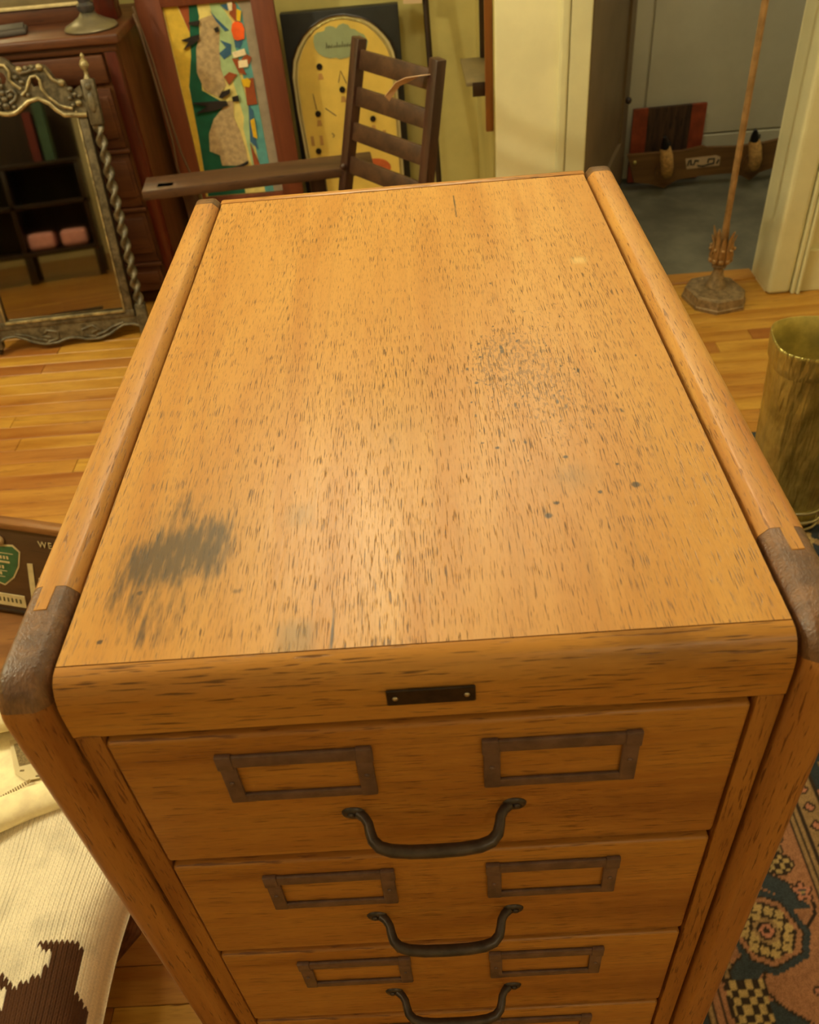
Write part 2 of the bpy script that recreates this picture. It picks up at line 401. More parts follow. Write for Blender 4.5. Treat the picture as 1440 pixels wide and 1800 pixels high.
struct('wall_back', MB().bb((-3.2, 3.1, 0), (.48, 3.2, H)), 'wall_old')
struct('wall_left', MB().bb((-3.3, -3.0, 0), (-3.2, 3.2, H)), 'wall_old')
struct('wall_right', MB().bb((3.0, -3.0, 0), (3.1, 2.4, H)), 'wall')
struct('wall_front', MB().bb((-3.3, -3.1, 0), (3.1, -3.0, H)), 'wall')
struct('wall_corner', MB().bb((.48, 2.40, 0), (.752, 3.2, H), .004), 'wall')
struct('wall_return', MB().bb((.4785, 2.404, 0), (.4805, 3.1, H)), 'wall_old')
struct('wall_doorside', MB().bb((1.41, 2.405, 0), (3.1, 2.55, H)).bb((.752, 2.405, 2.05), (1.41, 2.55, H)), 'wall')
struct('ceiling', MB().bb((-3.3, -3.1, H), (3.1, 3.8, H + .1)), 'ceil')
struct('floor_back', MB().bb((-3.2, 2.56, -.1), (.48, 3.1, 0)).bb((.48, 2.56, -.1), (.752, 3.1, -.002)), 'plank')
struct('floor_hall', MB().bb((.752, 2.56, -.1), (3.1, 3.62, -.003)), 'hallfloor')
struct('wall_hall', MB().bb((.60, 3.52, 0), (3.1, 3.62, H)).bb((3.0, 2.55, 0), (3.1, 3.52, H)).bb((.62, 3.2, 0), (.752, 3.52, H)), 'hallwall')
# sheets of the hall wall: a narrow strip, then the wide board
struct('trim_1', MB().bb((1.130, 3.508, .0), (1.208, 3.52, 2.4), .003).bb((1.216, 3.508, .17), (2.3, 3.52, 2.4), .003).bb((1.216, 3.502, 0), (2.3, 3.52, .163), .003), 'hallwall')
struct('trim_2', MB().bb((1.114, 3.49, 0), (1.128, 3.52, 2.4), .002), 'hall_door')
# door casings
struct('trim_3', MB().bb((.664, 2.380, 0), (.690, 2.405, 2.12), .006).bb((.692, 2.384, 0), (.753, 2.405, 2.1), .004).bb((.700, 2.380, 2.05), (1.47, 2.405, 2.14), .004), 'trim')
struct('trim_4', MB().bb((1.408, 2.378, 0), (1.487, 2.55, 2.05), .014, 3).bb((1.488, 2.372, 0), (1.502, 2.41, 2.1), .004).bb((1.504, 2.366, 0), (1.516, 2.41, 2.1), .004), 'trim')
struct('baseboard_right', MB().bb((1.520, 2.385, 0), (3.0, 2.405, .15), .004), 'trim')
struct('baseboard_back', MB().bb((-3.2, 3.085, 0), (.48, 3.1, .15), .004), 'trim')
struct('threshold', MB().bb((.752, 2.50, -.01), (1.41, 2.575, .006), .004), 'plank')

# open hall door
d = Vector((.345, .91, 0)).normalized(); nrm = Vector((d.y, -d.x, 0)); h0 = Vector((.775, 2.575, .01))
door = bpy.data.objects.new('door_1', None); COL.objects.link(door); door['kind'] = 'structure'; ROOT['door_1'] = Vector((0, 0, 0))
def DP(a, b, dd): p = h0 + d * a + nrm * dd; return (p.x, p.y, h0.z + b)
def dbox(a0, a1, b0, b1, t0, t1): return MB().prism([(a0, b0), (a1, b0), (a1, b1), (a0, b1)], DP, t0, t1)
for a0, a1, b0, b1 in ((0, .11, 0, 2.0), (.84, .965, 0, 2.0), (.11, .84, 0, .20), (.11, .84, 1.86, 2.0), (.11, .84, .78, .92)):
    dbox(a0, a1, b0, b1, -.018, .018).build('stile' if b1 == 2.0 and b0 == 0 else 'rail', 'hall_door', door, 0)
for b0, b1 in ((.20, .78), (.92, 1.86)): dbox(.11, .84, b0, b1, -.006, .006).build('panel', 'hall_door', door, 0)
MB().ball(DP(.87, .36, .028), .014).build('knob', 'iron', door)

# ================================================================ FILING CABINET
ZT = 1.12; W = .42; D = .676
cab = thing('filing_cabinet', 'golden oak card filing cabinet with ink-stained top and bronze drawer pulls', 'cabinet', (.21, .33, 0))
nx, ny = 300, 480
X, Y = np.meshgrid(np.linspace(.0004, W - .0004, nx), np.linspace(.0005, D, ny))
def blob(cx, cy, sx, sy, a=0, p=2):
    dx, dy = X - cx, Y - cy; u = dx * math.cos(a) + dy * math.sin(a); v = -dx * math.sin(a) + dy * math.cos(a)
    return np.exp(-((np.abs(u) / sx) ** p + (np.abs(v) / sy) ** p))
ink = .92 * blob(.052, .084, .034, .027, .25, 3) + .62 * blob(.056, .128, .026, .036) + .66 * blob(.052, .028, .034, .030) + .6 * blob(.086, .092, .010, .036) + .5 * blob(.020, .066, .010, .03)
for cx, cy, sx, sy, k in ((.133, .118, .008, .013, .45), (.165, .261, .008, .008, .45), (.196, .193, .008, .022, .5), (.277, .414, .012, .008, .5), (.295, .40, .010, .012, .4), (.319, .14, .012, .014, .6), (.297, .104, .006, .008, .6), (.099, .051, .004, .003, .8), (.23, .33, .01, .02, .3), (.205, .004, .002, .004, .7)):
    ink = np.maximum(ink, k * blob(cx, cy, sx, sy))
for cx, cy, s in ((.038, .055, .0022), (.022, .017, .0022), (.36, .125, .0038), (.352, .148, .0018), (.264, .262, .002), (.272, .176, .0022), (.262, .183, .0018), (.298, .100, .0035), (.305, .112, .0025), (.27, .30, .002), (.335, .12, .002), (.318, .16, .0022)):
    ink = np.maximum(ink, 1.6 * blob(cx, cy, s * .85, s * .8, 0, 2))
speck = .75 * blob(.31, .280, .055, .075) + .7 * blob(.285, .30, .03, .05) + .55 * blob(.33, .20, .05, .06) + .45 * blob(.345, .36, .04, .05) + .35 * blob(.30, .41, .05, .04) + .3 * blob(.22, .24, .05, .07) + .25 * blob(.36, .09, .05, .07) + .3 * blob(.08, .30, .06, .12)
rr = np.random.RandomState(3)
for _ in range(70):
    cx, cy = rr.normal(.310, .030), rr.normal(.270, .058); s = rr.uniform(.0006, .0014)
    ink = np.maximum(ink, 1.15 * blob(cx, cy, s, s * rr.uniform(1.2, 3.2), rr.normal(0, .3), 3))
film = .9 * blob(.139, .010, .012, .014, 0, 4) + .45 * blob(.133, .118, .010, .012, 0, 4) + .5 * blob(.32, .138, .016, .013) + .45 * blob(.06, .09, .04, .05) + .2 * blob(.2, .21, .03, .04)
white = .8 * blob(.378, .461, .0070, .0066, 0, 3)
crack = 1.5 * np.exp(-((X - .1595 - .001 * np.sin(Y * 60)) / .0011) ** 2) * (Y < .052) * np.clip(1.25 - Y * 22, 0, 1)
ink = np.maximum(ink, crack); ink = np.maximum(ink, 1.2 * np.exp(-((X - .268) / .0011) ** 2) * (Y > .585) * (Y < .645))
cols = np.stack([np.clip(ink, 0, 1.6), np.clip(speck, 0, 1), np.clip(film, 0, 1), 1 - white], -1)
Zg = np.full(X.shape, ZT)
color_grid('top_panel', X, Y, Zg, cols, 'oak_top', cab, 'Stain')
MB().bb((.0006, .0005, ZT - .018), (W - .0006, D, ZT - .0004)).build('top_board', 'oak_side', cab)
MB().bb((-.002, D + .001, ZT - .02), (W + .002, D + .013, ZT + .001), .003).build('back_lip', 'oak_nose', cab)
# rounded nose + fascia
nose = [(0, 0), (-.0055, -.0008), (-.0102, -.004), (-.0138, -.010), (-.0160, -.017), (-.0168, -.025), (-.0170, -.0452), (-.0160, -.0462), (0, -.0462)]
mb = MB(); n = len(nose)
xsn = np.linspace(.0004, W - .0004, 2)
mb.add([(x, y - .0003, ZT + z) for x in xsn for y, z in nose], [(k, (k + 1) % n, n + (k + 1) % n, n + k) for k in range(n)] + [tuple(range(n)), tuple(range(2 * n - 1, n - 1, -1))])
mb.build('fascia', 'oak_nose', cab, 32)
# rails / corner blocks / posts (left then right)
def arc_path():
    P = [(.697, 1.100, 1, 0), (.697, 1.113, 1, 0), (.694, 1.1205, .7, .7), (.686, 1.124, 0, 1)]
    return P
def curve_pts():
    out = []
    for k in range(9):
        a = PI / 2 + (PI / 2) * k / 8
        out.append((.003 + .027 * math.cos(a), 1.097 + .027 * math.sin(a), math.cos(a), math.sin(a)))
    return out
for side, x0, x1 in ((-1, -.0325, -.0032), (1, .4232, .4525)):
    outer = x0 if side < 0 else x1; inner = x1 if side < 0 else x0; sg = 1 if side < 0 else -1
    ro, ri = .0075, .0075
    sec = [(outer, -.034)]
    sec += [(outer + sg * (ro - ro * math.cos(a)), -ro + ro * math.sin(a)) for a in (0, .4, .8, 1.2, PI / 2)]
    sec += [(inner - sg * ri, 0), (inner - sg * (ri - .0016), -.0006), (inner - sg * .0006, -ri + .001), (inner, -ri - .001)]
    sec += [(inner, -.034)]
    yb = .062 if side < 0 else .070
    MB().band([*arc_path(), (.672, 1.124, 0, 1)], sec).build('rail_end', 'corner', cab, 50, 'darker brown end-grain cap')
    rail = MB().band([(.6715, 1.124, 0, 1), (.45, 1.124, 0, 1), (.25, 1.124, 0, 1), (yb + .0004, 1.124, 0, 1)], sec).build('side_rail', 'oak_rail', cab, 50)
    MB().band([(yb, 1.124, 0, 1), (.03, 1.124, 0, 1), *curve_pts()[:7]], sec).build('corner_block', 'corner', cab, 50, 'scuffed dark brown corner block')
    xm = outer + sg * .0125
    MB().bb((xm - .0042, yb - .020, 1.112), (xm + .0042, yb + .0004, 1.1246), .0005, 1).build('finger_joint', 'oak_rail', cab)
    MB().band([*curve_pts()[6:], (-.024, .8, -1, 0), (-.024, .4, -1, 0), (-.024, 0.0, -1, 0)], sec).build('front_post', 'oak_post', cab, 50)
    MB().bb((min(outer, inner) + .006, .008, .06), (max(outer, inner) - .004, .66, 1.09)).build('side_panel', 'oak_side', cab)
    MB().bb((min(outer, inner), .655, 0), (max(outer, inner), .695, 1.095), .004).build('back_post', 'oak_side', cab)
    # dark reveal between rail and top (shade painted in), and the frame stile beside the drawers
    if side < 0: MB().bb((-.0034, -.008, .06), (.0004, .68, ZT - .022)).build('reveal', 'gap', cab, 0)
    else: MB().bb((W - .0004, -.008, .06), (W + .0034, .68, ZT - .022)).build('reveal', 'gap', cab, 0)
    sx0, sx1 = (.0004, .0166) if side < 0 else (.4040, W - .0004)
    MB().bb((sx0, -.0172, .05), (sx1, .02, ZT - .0464), .0012).build('frame_stile', 'oak_side', cab)
MB().bb((-.003, .66, .05), (W + .003, .676, ZT - .02)).build('back_panel', 'oak_side', cab, 0)
MB().bb((.018, -.02, .05), (.404, .01, .124), .0015).build('base_rail', 'oak_front', cab)
# drawers
PITCH = .1571; z1 = ZT - .0519; z0 = z1 - .1470
drawers = []
for k in range(6):
    dz = -PITCH * k
    MB().bb((.0175, -.004, z1 + dz - .002), (.4045, .03, z1 + dz + .0054), 0).build('divider_or_gap', 'gap', cab) if not k else MB().bb((.0175, -.0085, z1 + dz + .0016), (.4045, .03, z1 + dz + .0084), .0006, 1).build('divider_or_gap', 'oak_side', cab)  # the first is a dark filler with the gap's shade as its colour
    if k == 0:
        dr = MB().box((.2094, -.0045, (z1 + z0) / 2), (.3836, .0285, z1 - z0), .0030, 3).bb((.03, .009, z0 + .012), (.39, .60, z1 - .03)).build('drawer', 'oak_front', cab, 40)
        for hx0, hx1 in ((.0805, .1755), (.2435, .3390)):
            zt, zb = 1.0505, .9990; yf = -.0188
            mb = MB()
            mb.bb((hx0, yf - .0030, zt - .0115), (hx1, yf, zt), .0012)
            mb.bb((hx0, yf - .0030, zb), (hx0 + .0105, yf, zt), .0012)
            mb.bb((hx1 - .0105, yf - .0030, zb), (hx1, yf, zt), .0012)
            mb.bb((hx0, yf - .0026, zb), (hx1, yf, zb + .0085), .0010)
            for sx in (hx0 + .005, hx1 - .005): mb.ball((sx, yf - .0032, (zt + zb) / 2 - .002), (.0019, .0010, .0019), 8, 4)
            for sx in (hx0 - .0008, hx1 - .0095): mb.bb((sx, yf - .0038, zt - .013), (sx + .0103, yf, zt + .0012), .001)
            mb.build('label_holder', 'bronze', dr, 40)
        yf = -.0188; mb = MB(); hx = .2097
        for s in (-1, 1):
            mb.lathe([(0, .0022), (.0052, .0020), (.0062, .0008), (.0064, 0)], (0, 0, 0), 18)
            nv = 18 * 4
            for i in range(len(mb.v) - nv, len(mb.v)):
                x, y, z = mb.v[i]; mb.v[i] = (hx + s * .0535 + x * 1.25, yf - z, .9745 + y)
            mb.ball((hx + s * .0550, yf - .0025, .9745), (.0028, .0016, .0028), 10, 5)
        half = [(-.0500, yf - .001, .9745), (-.0460, yf - .0045, .9746), (-.0435, yf - .0085, .9738), (-.0425, yf - .0130, .9715), (-.0408, yf - .0180, .9695), (-.0365, yf - .0222, .9680), (-.0290, yf - .0245, .9668), (-.0170, yf - .0255, .9660), (0, yf - .0258, .9658)]
        pts = [(hx + a, b, c) for a, b, c in half] + [(hx - a, b, c) for a, b, c in reversed(half[:-1])]
        mb.tube(pts, [.0036, .0034, .0034, .0036, .0039, .0042, .0044, .0045, .0046, .0045, .0044, .0042, .0039, .0036, .0034, .0034, .0036], 12)
        mb.build('drawer_pull', 'iron', dr, 60)
        drawers.append(dr)
    else:
        c = dup(drawers[0], cab, dz)
        for ch in drawers[0].children: dup(ch, c)
np_ = MB().bb((.1895, -.0187, 1.0885), (.2405, -.0168, 1.1020), .0006, 1).build('name_plate', 'plate', cab, label='dark metal name plate')
for sx in (.1945, .2355): MB().ball((sx, -.0189, 1.0955), (.0018, .0010, .0018), 8, 4).build('screw', 'steel', np_)

# ================================================================ LEFT FOREGROUND: bench, sign, sweaters
bn = thing('bench', 'low brown wooden bench carrying the sweaters and the painted sign', 'bench', (-.62, .45, 0))
MB().bb((-.80, -.30, .168), (-.335, 1.02, .20), .006).build('seat', 'bench', bn)
for x in (-.765, -.385):
    for y in (-.24, .97): MB().bb((x - .025, y - .025, 0), (x + .025, y + .025, .168), .003).build('leg', 'bench', bn)
MB().bb((-.77, .95, .11), (-.375, .97, .168), .002).bb((-.40, -.22, .09), (-.38, .98, .168), .002).build('apron', 'bench', bn)

sg = thing('painted_sign', 'dark wooden sign with WE lettering and a green shield, leaning on the bench', 'sign', (-.714, .929, .2085), (-.30, 0, math.radians(-16)), local=True)
MB().bb((-.075, 0, 0), (.36, .022, .205), .003).build('board', 'signwood', sg)
MB().bb((-.077, -.006, .198), (.362, .026, .212), .003).build('top_moulding', 'bench', sg)
MB().bb((-.077, -.004, -.0), (.362, .022, .006), .001).build('bottom_edge', 'darkwood', sg)
me = text_mesh('WE', .0195, 'lettering'); o = bpy.data.objects.new('lettering', me); me.materials.append(M['creampaint']); COL.objects.link(o); o.parent = sg
o.location = (.133, -.0012, .166); o.rotation_euler = (PI / 2, 0, 0)
MB().prism([(.097, .123), (.110, .124), (.102, .029), (.089, .026)], XZ(-.0012), 0, .002).build('letter_stroke', 'creampaint', sg, 0)
MB().prism([(.118, .093), (.127, .091), (.135, .066), (.122, .028), (.115, .03)], XZ(-.0012), 0, .002).build('letter_stroke', 'creampaint', sg, 0)
MB().prism([(-.03, .153), (.035, .154), (.069, .158), (.082, .147), (.073, .114), (.056, .087), (.032, .067), (.010, .073), (-.02, .10), (-.035, .13)], XZ(-.0016), 0, .0026).build('shield', 'shield', sg, 0)
MB().prism([(-.032, .157), (.035, .158), (.071, .162), (.086, .148), (.076, .112), (.058, .084), (.032, .063), (.008, .070), (-.024, .10), (-.04, .13)], XZ(-.0009), 0, .0019).build('shield_border', 'creampaint', sg, 0)
for z, t in ((.140, .0012), (.118, .0042), (.098, .0012), (.084, .0012)): MB().bb((-.02, -.0022, z), (.068 - (.14 - z) * .55, -.0014, z + t)).build('shield_stripe', 'creampaint', sg, 0)
for z, pts in ((.127, 9), (.104, 7), (.089, 6)):
    mb = MB()
    for k in range(pts): mb.bb((-.012 + k * .0078, -.0022, z), (-.012 + k * .0078 + .0044, -.0014, z + .007))
    mb.build('shield_print', 'creampaint', sg, 0)
MB().bb((-.07, -.0014, .014), (.074, .0006, .043), .0008, 1).build('cream_label', 'creampaint', sg, 0)
mb = MB()
for k in range(9): mb.bb((-.02 + k * .010, -.0018, .024), (-.02 + k * .010 + .004, -.0012, .034))
mb.build('label_print', 'ink', sg, 0)
MB().ball((.040, -.002, .169), (.014, .006, .012)).build('ornament', 'fab_dress', sg)

# white patterned sweater
swt = thing('white_sweater', 'cream knitted sweater with a dark brown animal pattern, folded on the bench', 'sweater', (-.45, .2, .29))
px_ = .0074; py_ = .0060
gx, gy = 470, 620
U, V = np.meshgrid(np.linspace(-.70, -.262, gx), np.linspace(-.16, .412, gy))
deer = [(-.362, .188), (-.35, .19), (-.32, .19), (-.296, .183), (-.295, .159), (-.298, .134), (-.284, .123), (-.274, .114), (-.275, .089), (-.283, .063), (-.30, .02), (-.40, .0), (-.47, .04), (-.44, .12), (-.41, .154), (-.396, .148), (-.38, .135), (-.353, .146), (-.342, .161), (-.344, .175), (-.354, .177)]
deer2 = [(-.29, .11), (-.268, .10), (-.262, .06), (-.27, -.05), (-.45, -.06), (-.47, .03), (-.38, .09)]
hole = [(-.407, .139), (-.391, .130), (-.391, .114), (-.405, .112)]
cidx = np.floor(U / px_); fx = U / px_ - cidx - .5
t = V / py_ + 1.9 * np.abs(fx); ridx = np.floor(t); ft = t - ridx
cu_, cv_ = (cidx + .5) * px_, (ridx - .1) * py_
brown = (inpoly(cu_, cv_, deer) | inpoly(cu_, cv_, deer2)) & ~inpoly(cu_, cv_, hole)
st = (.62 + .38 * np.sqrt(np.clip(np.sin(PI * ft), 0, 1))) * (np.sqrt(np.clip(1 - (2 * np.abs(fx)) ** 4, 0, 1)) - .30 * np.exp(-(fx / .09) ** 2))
e = np.clip((U + .326) / .062, 0, 1); drop = .075 * (1 - np.sqrt(np.clip(1 - e ** 2.6, 0, 1)))
e2 = np.clip((.06 - V) / .25, 0, 1)
Zs = .298 + .0105 * np.sin(U * 17 + V * 6) * np.clip(1 - e, 0, 1) + .006 * np.sin(V * 22 - U * 9) - drop - .012 * e2
Xs = U - .012 * e ** 3 - .010 * e * np.sin(V * 12)
Zs = Zs + .0030 * st
cw = np.array(lin(255, 240, 210)); cb = np.array(lin(86, 52, 28))
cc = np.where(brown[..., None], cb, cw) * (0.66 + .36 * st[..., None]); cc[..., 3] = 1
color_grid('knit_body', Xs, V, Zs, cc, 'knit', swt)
MB().bb((-.69, -.15, .2285), (-.315, .41, .275), .02, 3).build('inner_fold', 'cream_wool', swt)
def wob(pts, a=.0): return pts
fr = [(-.60, .335, .300), (-.54, .360, .312), (-.484, .383, .318), (-.44, .402, .318), (-.40, .417, .314), (-.34, .43, .304), (-.29, .44, .28)]
MB().tube(fr, [.024, .027, .028, .027, .026, .024, .02], 14, True, .72).build('front_collar', 'cream_wool', swt, 60)
bk = [(-.68, .54, .30), (-.60, .565, .318), (-.54, .578, .322), (-.48, .590, .320), (-.40, .60, .310), (-.33, .58, .29)]
MB().tube(bk, [.034, .038, .040, .040, .038, .03], 14, True, .7).build('back_collar', 'cream_wool', swt, 60)
MB().bb((-.70, .40, .2285), (-.29, .62, .283), .02, 3).build('neck_lining', 'cream_wool', swt)
wl = MB().prism([(-.530, .540), (-.452, .560), (-.425, .486), (-.434, .468), (-.476, .460), (-.498, .474)], XY(.2865), 0, .0018).build('woven_label', 'tag_grey', swt, 0, 'pale woven neck label')
MB().prism([(-.520, .532), (-.455, .548), (-.440, .500), (-.496, .488)], XY(.2886), 0, .0004).build('label_print', 'tag_dark', wl, 0)
for a, b in ((-.492, .478), (-.462, .466)): MB().bb((a, b, .2884), (a + .007, b + .003, .2890)).build('label_mark', 'tag_dark', wl, 0)
mb = MB()
for k in range(16):
    a = k / 15; mb.box((-.515 + .047 * a, .424 + .034 * a, .2905), (.0022, .0055, .003), 0, 1, (0, 0, .63))
mb.build('zip_teeth', 'zip', swt, 0)

sw2 = thing('brown_sweater', 'dark brown chunky knit folded beneath the cream sweater', 'sweater', (-.42, .2, .2005))
mb = MB().bb((-.70, -.12, .2008), (-.318, .39, .224), .008, 3); mb.build('folded_body', 'brown_wool', sw2)
mb = MB()
for k in range(7):
    x = -.303 + .0060 * k
    mb.tube([(x - .02, .40, .215), (x + .002, .31, .222 - .004 * k), (x - .002 - .001 * k, .25, .216 - .005 * k), (x - .010 - .006 * k, .18 + .004 * k, .208 - .006 * k)], [.005, .0066, .0062, .003], 8)
mb.build('ribbed_cuff', 'brown_wool', sw2, 60)

# ================================================================ RUG
rug = thing('oriental_rug', 'worn terracotta and navy oriental rug under the brass stand', 'rug', (1.0, .6, 0))
x0r, x1r, y0r, y1r = .53, 1.70, -.30, 1.605
X, Y = np.meshgrid(np.linspace(x0r, x1r, 330), np.linspace(y0r, y1r, 530))
dL = X - x0r; dB = (y1r - Y); use = dB < dL
A = np.where(use, dB, dL); S = np.where(use, X + .03, Y)
C = lambda *c: np.array(lin(*c))
terra, navy, gold, dark, rose, tan = C(156, 108, 78), C(56, 62, 66), C(172, 144, 94), C(54, 42, 34), C(176, 116, 92), C(146, 116, 80)
col = np.empty(X.shape + (4,)); col[:] = terra
def paint(m, c): col[m] = c
def hsh(a, b): return np.mod(np.sin(a * 127.1 + b * 311.7) * 43758.5453, 1)
# small guard
paint(A < .055, navy)
q = np.mod(S, .03) / .03; paint((A > .012) & (A < .043) & (np.abs(q - .5) + np.abs(A - .0275) / .03 < .42), rose); paint((A > .02) & (A < .035) & (np.abs(q - .5) < .14), gold)
for a, b, c in ((.055, .060, dark), (.060, .067, tan), (.067, .071, dark), (.071, .079, terra), (.079, .083, dark)): paint((A >= a) & (A < b), c)
# main border
Lr = .36; ph = np.mod(S - .275 + Lr / 2, Lr) - Lr / 2; aC = .185
bord = (A >= .083) & (A < .285)
vine = np.abs(A - aC - .060 * np.sin(2 * PI * ph / Lr * 1.5 + .6)) < .024 + .008 * np.sin(ph * 90)
paint(bord & vine & (np.abs(ph) > .03), navy)
paint(bord & (np.abs(np.abs(A - aC - .060 * np.sin(2 * PI * ph / Lr * 1.5 + .6)) - .030) < .003), dark)
# leaf sprays
for k, (lp, la, rr_, cc_) in enumerate(((.10, .10, .018, gold), (-.10, .25, .016, rose), (.15, .24, .018, tan), (-.15, .11, .016, gold), (.06, .265, .012, rose), (-.055, .095, .013, tan))):
    dd = np.hypot(ph - lp, A - la); an = np.arctan2(A - la, ph - lp); pet = rr_ * (1 + .3 * np.cos(5 * an))
    paint(bord & (dd < pet + .004), dark); paint(bord & (dd < pet), cc_); paint(bord & (dd < pet * .45), navy); paint(bord & (dd < pet * .22), gold)
def octa(u, v, r): return np.maximum(np.maximum(np.abs(u), np.abs(v)), (np.abs(u) + np.abs(v)) * .76) < r
u_ = (ph) * .92 + (A - aC) * .38; v_ = (A - aC) * .92 - ph * .38
paint(bord & octa(u_, v_, .066), navy); paint(bord & octa(u_, v_, .056), dark); paint(bord & octa(u_, v_, .053), terra); paint(bord & octa(u_, v_, .045), dark)
for i in range(-2, 3):
    for j in range(-2, 3):
        if (abs(i) == 2 and abs(j) == 2) or (abs(i) <= 1 and abs(j) <= 1 and i * j == 0 and not (i and j)): continue
        paint(bord & (np.abs(u_ - i * .0165) < .0068) & (np.abs(v_ - j * .0165) < .0068), gold)
paint(bord & octa(u_, v_, .021), tan); paint(bord & octa(u_, v_, .015), dark); paint(bord & octa(u_, v_, .011), rose); paint(bord & octa(u_, v_, .005), dark)
# checked flower half way
p2 = np.mod(S - .165 + Lr / 2, Lr) - Lr / 2; a2 = A - .125
ck = bord & (np.abs(p2) < .036) & (np.abs(a2) < .030); paint(ck, dark); paint(ck & (np.mod(np.floor(p2 / .012) + np.floor(a2 / .012), 2) == 0), gold)
p3 = np.mod(S - .06 + Lr / 2, Lr) - Lr / 2; d3 = np.hypot(p3, (A - .18) * 1.1)
paint(bord & (d3 < .062) & (d3 > .054), navy); paint(bord & (d3 < .040), tan); paint(bord & (d3 < .034) & (np.cos(np.arctan2(A - .18, p3) * 6) + 1.2 * np.sin(d3 * 330) > .4), dark); paint(bord & (d3 < .010), rose)
p4 = np.mod(S - .385 + Lr / 2, Lr) - Lr / 2; d4 = np.hypot(p4 * 1.4, A - .24)
paint(bord & (d4 < .028), dark); paint(bord & (d4 < .024) & (np.mod(np.floor(p4 / .009) + np.floor(A / .009), 2) == 0), gold)
paint(bord & (np.abs(np.abs(A - .083 - .012) - .002) < .0015) & (np.mod(S, .05) < .03), dark)
for a, b, c in ((.285, .290, dark), (.290, .297, tan), (.297, .301, dark), (.301, .309, tan), (.309, .314, dark)): paint((A >= a) & (A < b), c)
g2 = (A >= .314) & (A < .350); paint(g2, tan); q = np.mod(S, .036) / .036
paint(g2 & (np.abs(q - .5) * .036 + np.abs(A - .332) < .013), dark); paint(g2 & (np.abs(q - .5) * .036 + np.abs(A - .332) < .008), rose)
paint((A >= .350) & (A < .356), dark)
fld = A >= .356; paint(fld, navy * np.array([.75, .75, .8, 1]))
ci, cj = np.floor(X / .075), np.floor(Y / .075)
for di in (-1, 0, 1):
    for dj in (-1, 0, 1):
        a_, b_ = ci + di, cj + dj
        cx_, cy_ = (a_ + .25 + .5 * hsh(a_, b_)) * .075, (b_ + .25 + .5 * hsh(b_ + 3, a_)) * .075
        dd = np.hypot(X - cx_, Y - cy_); an = np.arctan2(Y - cy_, X - cx_); r_ = (.013 + .016 * hsh(a_ + 9, b_ + 5)) * (1 + .28 * np.cos(an * 5 + 6 * hsh(a_, b_ + 1)))
        k_ = hsh(a_ + 2, b_ + 7)
        m_ = fld & (dd < r_); col[m_ & (k_ < .45)] = rose; col[m_ & (k_ >= .45) & (k_ < .8)] = tan; col[m_ & (k_ >= .8)] = gold
        paint(fld & (dd < r_ * .4), dark)
wear = 1.08 + .34 * hsh(np.floor(X * 240), np.floor(Y * 240)); col[..., :3] *= wear[..., None]
color_grid('pile', X, Y, np.full(X.shape, .0085) + .0006 * hsh(np.floor(X * 300), np.floor(Y * 300)), col, 'rug', rug)
MB().bb((x0r - .004, y0r, .0005), (x1r, y1r + .004, .0078), .001, 1).build('backing', 'brown_wool', rug, 0)

# ================================================================ BRASS UMBRELLA STAND
us = thing('umbrella_stand', 'tall aged brass umbrella stand with a flared rim, standing on the rug', 'umbrella stand', (1.068, 1.268, .009))
c0 = (1.068, 1.268, .009)
def sq(r, z, n=64, a=1.06, b=.90, e=3.0, rot=-.12):
    out = []
    for k in range(n):
        t_ = 2 * PI * k / n; c_, s_ = math.cos(t_), math.sin(t_)
        x = a * r * math.copysign(abs(c_) ** (2 / e), c_); y = b * r * math.copysign(abs(s_) ** (2 / e), s_)
        out.append((c0[0] + x * math.cos(rot) - y * math.sin(rot), c0[1] + x * math.sin(rot) + y * math.cos(rot), c0[2] + z))
    return out
def shell(prof, n=64):
    vs = []; fs = []
    for r, z in prof: vs += sq(r, z, n)
    for i in range(len(prof) - 1): fs += [(i * n + k, i * n + (k + 1) % n, (i + 1) * n + (k + 1) % n, (i + 1) * n + k) for k in range(n)]
    return MB().add(vs, fs)
shell([(.001, .012), (.072, .012), (.076, .03), (.077, .06), (.079, .10), (.083, .20), (.088, .32), (.094, .43), (.0955, .445)]).build('body', 'brass', us, 50)
shell([(.0962, .440), (.0980, .4425), (.1000, .465), (.1015, .490), (.1012, .4985), (.0998, .500)]).build('rim_band', 'brass', us, 50)
shell([(.0998, .500), (.0985, .498), (.0975, .47), (.092, .43), (.085, .30), (.078, .12), (.073, .04), (.001, .03)]).build('inner_wall', 'brass_in', us, 50)
for z, r in ((.010, .079), (.035, .083), (.062, .080)):
    MB().tube(sq(r, z, 48) + [sq(r, z, 48)[0]], .0042, 8, False).build('base_ring', 'rim', us, 60)

# ================================================================ FLOOR LAMP
fl_ = thing('floor_lamp', 'slender brass floor lamp on an octagonal cast base in the doorway', 'lamp', (1.225, 2.378, 0))
def octring(s, z):
    a, b, c = .092 * s, .104 * s, .050 * s
    pts = [(-a, b - c), (-a, -b + c * 1.1), (-a + c, -b), (a - c * .75, -b), (a, -b + c * 1.1), (a, b - c), (a - c, b), (-a + c, b)]
    t_ = math.radians(12)
    return [(1.225 + x * math.cos(t_) - y * math.sin(t_), 2.378 + x * math.sin(t_) + y * math.cos(t_), z) for x, y in pts]
vs = []
rings = [(1.0, 0), (1.0, .012), (.97, .014), (.93, .040), (.88, .042), (.84, .045), (.55, .047), (.34, .052), (.25, .058)]
for s_, z_ in rings: vs += octring(s_, z_)
fs = [(i * 8 + k, i * 8 + (k + 1) % 8, (i + 1) * 8 + (k + 1) % 8, (i + 1) * 8 + k) for i in range(len(rings) - 1) for k in range(8)] + [tuple(range(8))]
MB().add(vs, fs).build('base', 'lampiron', fl_, 20)
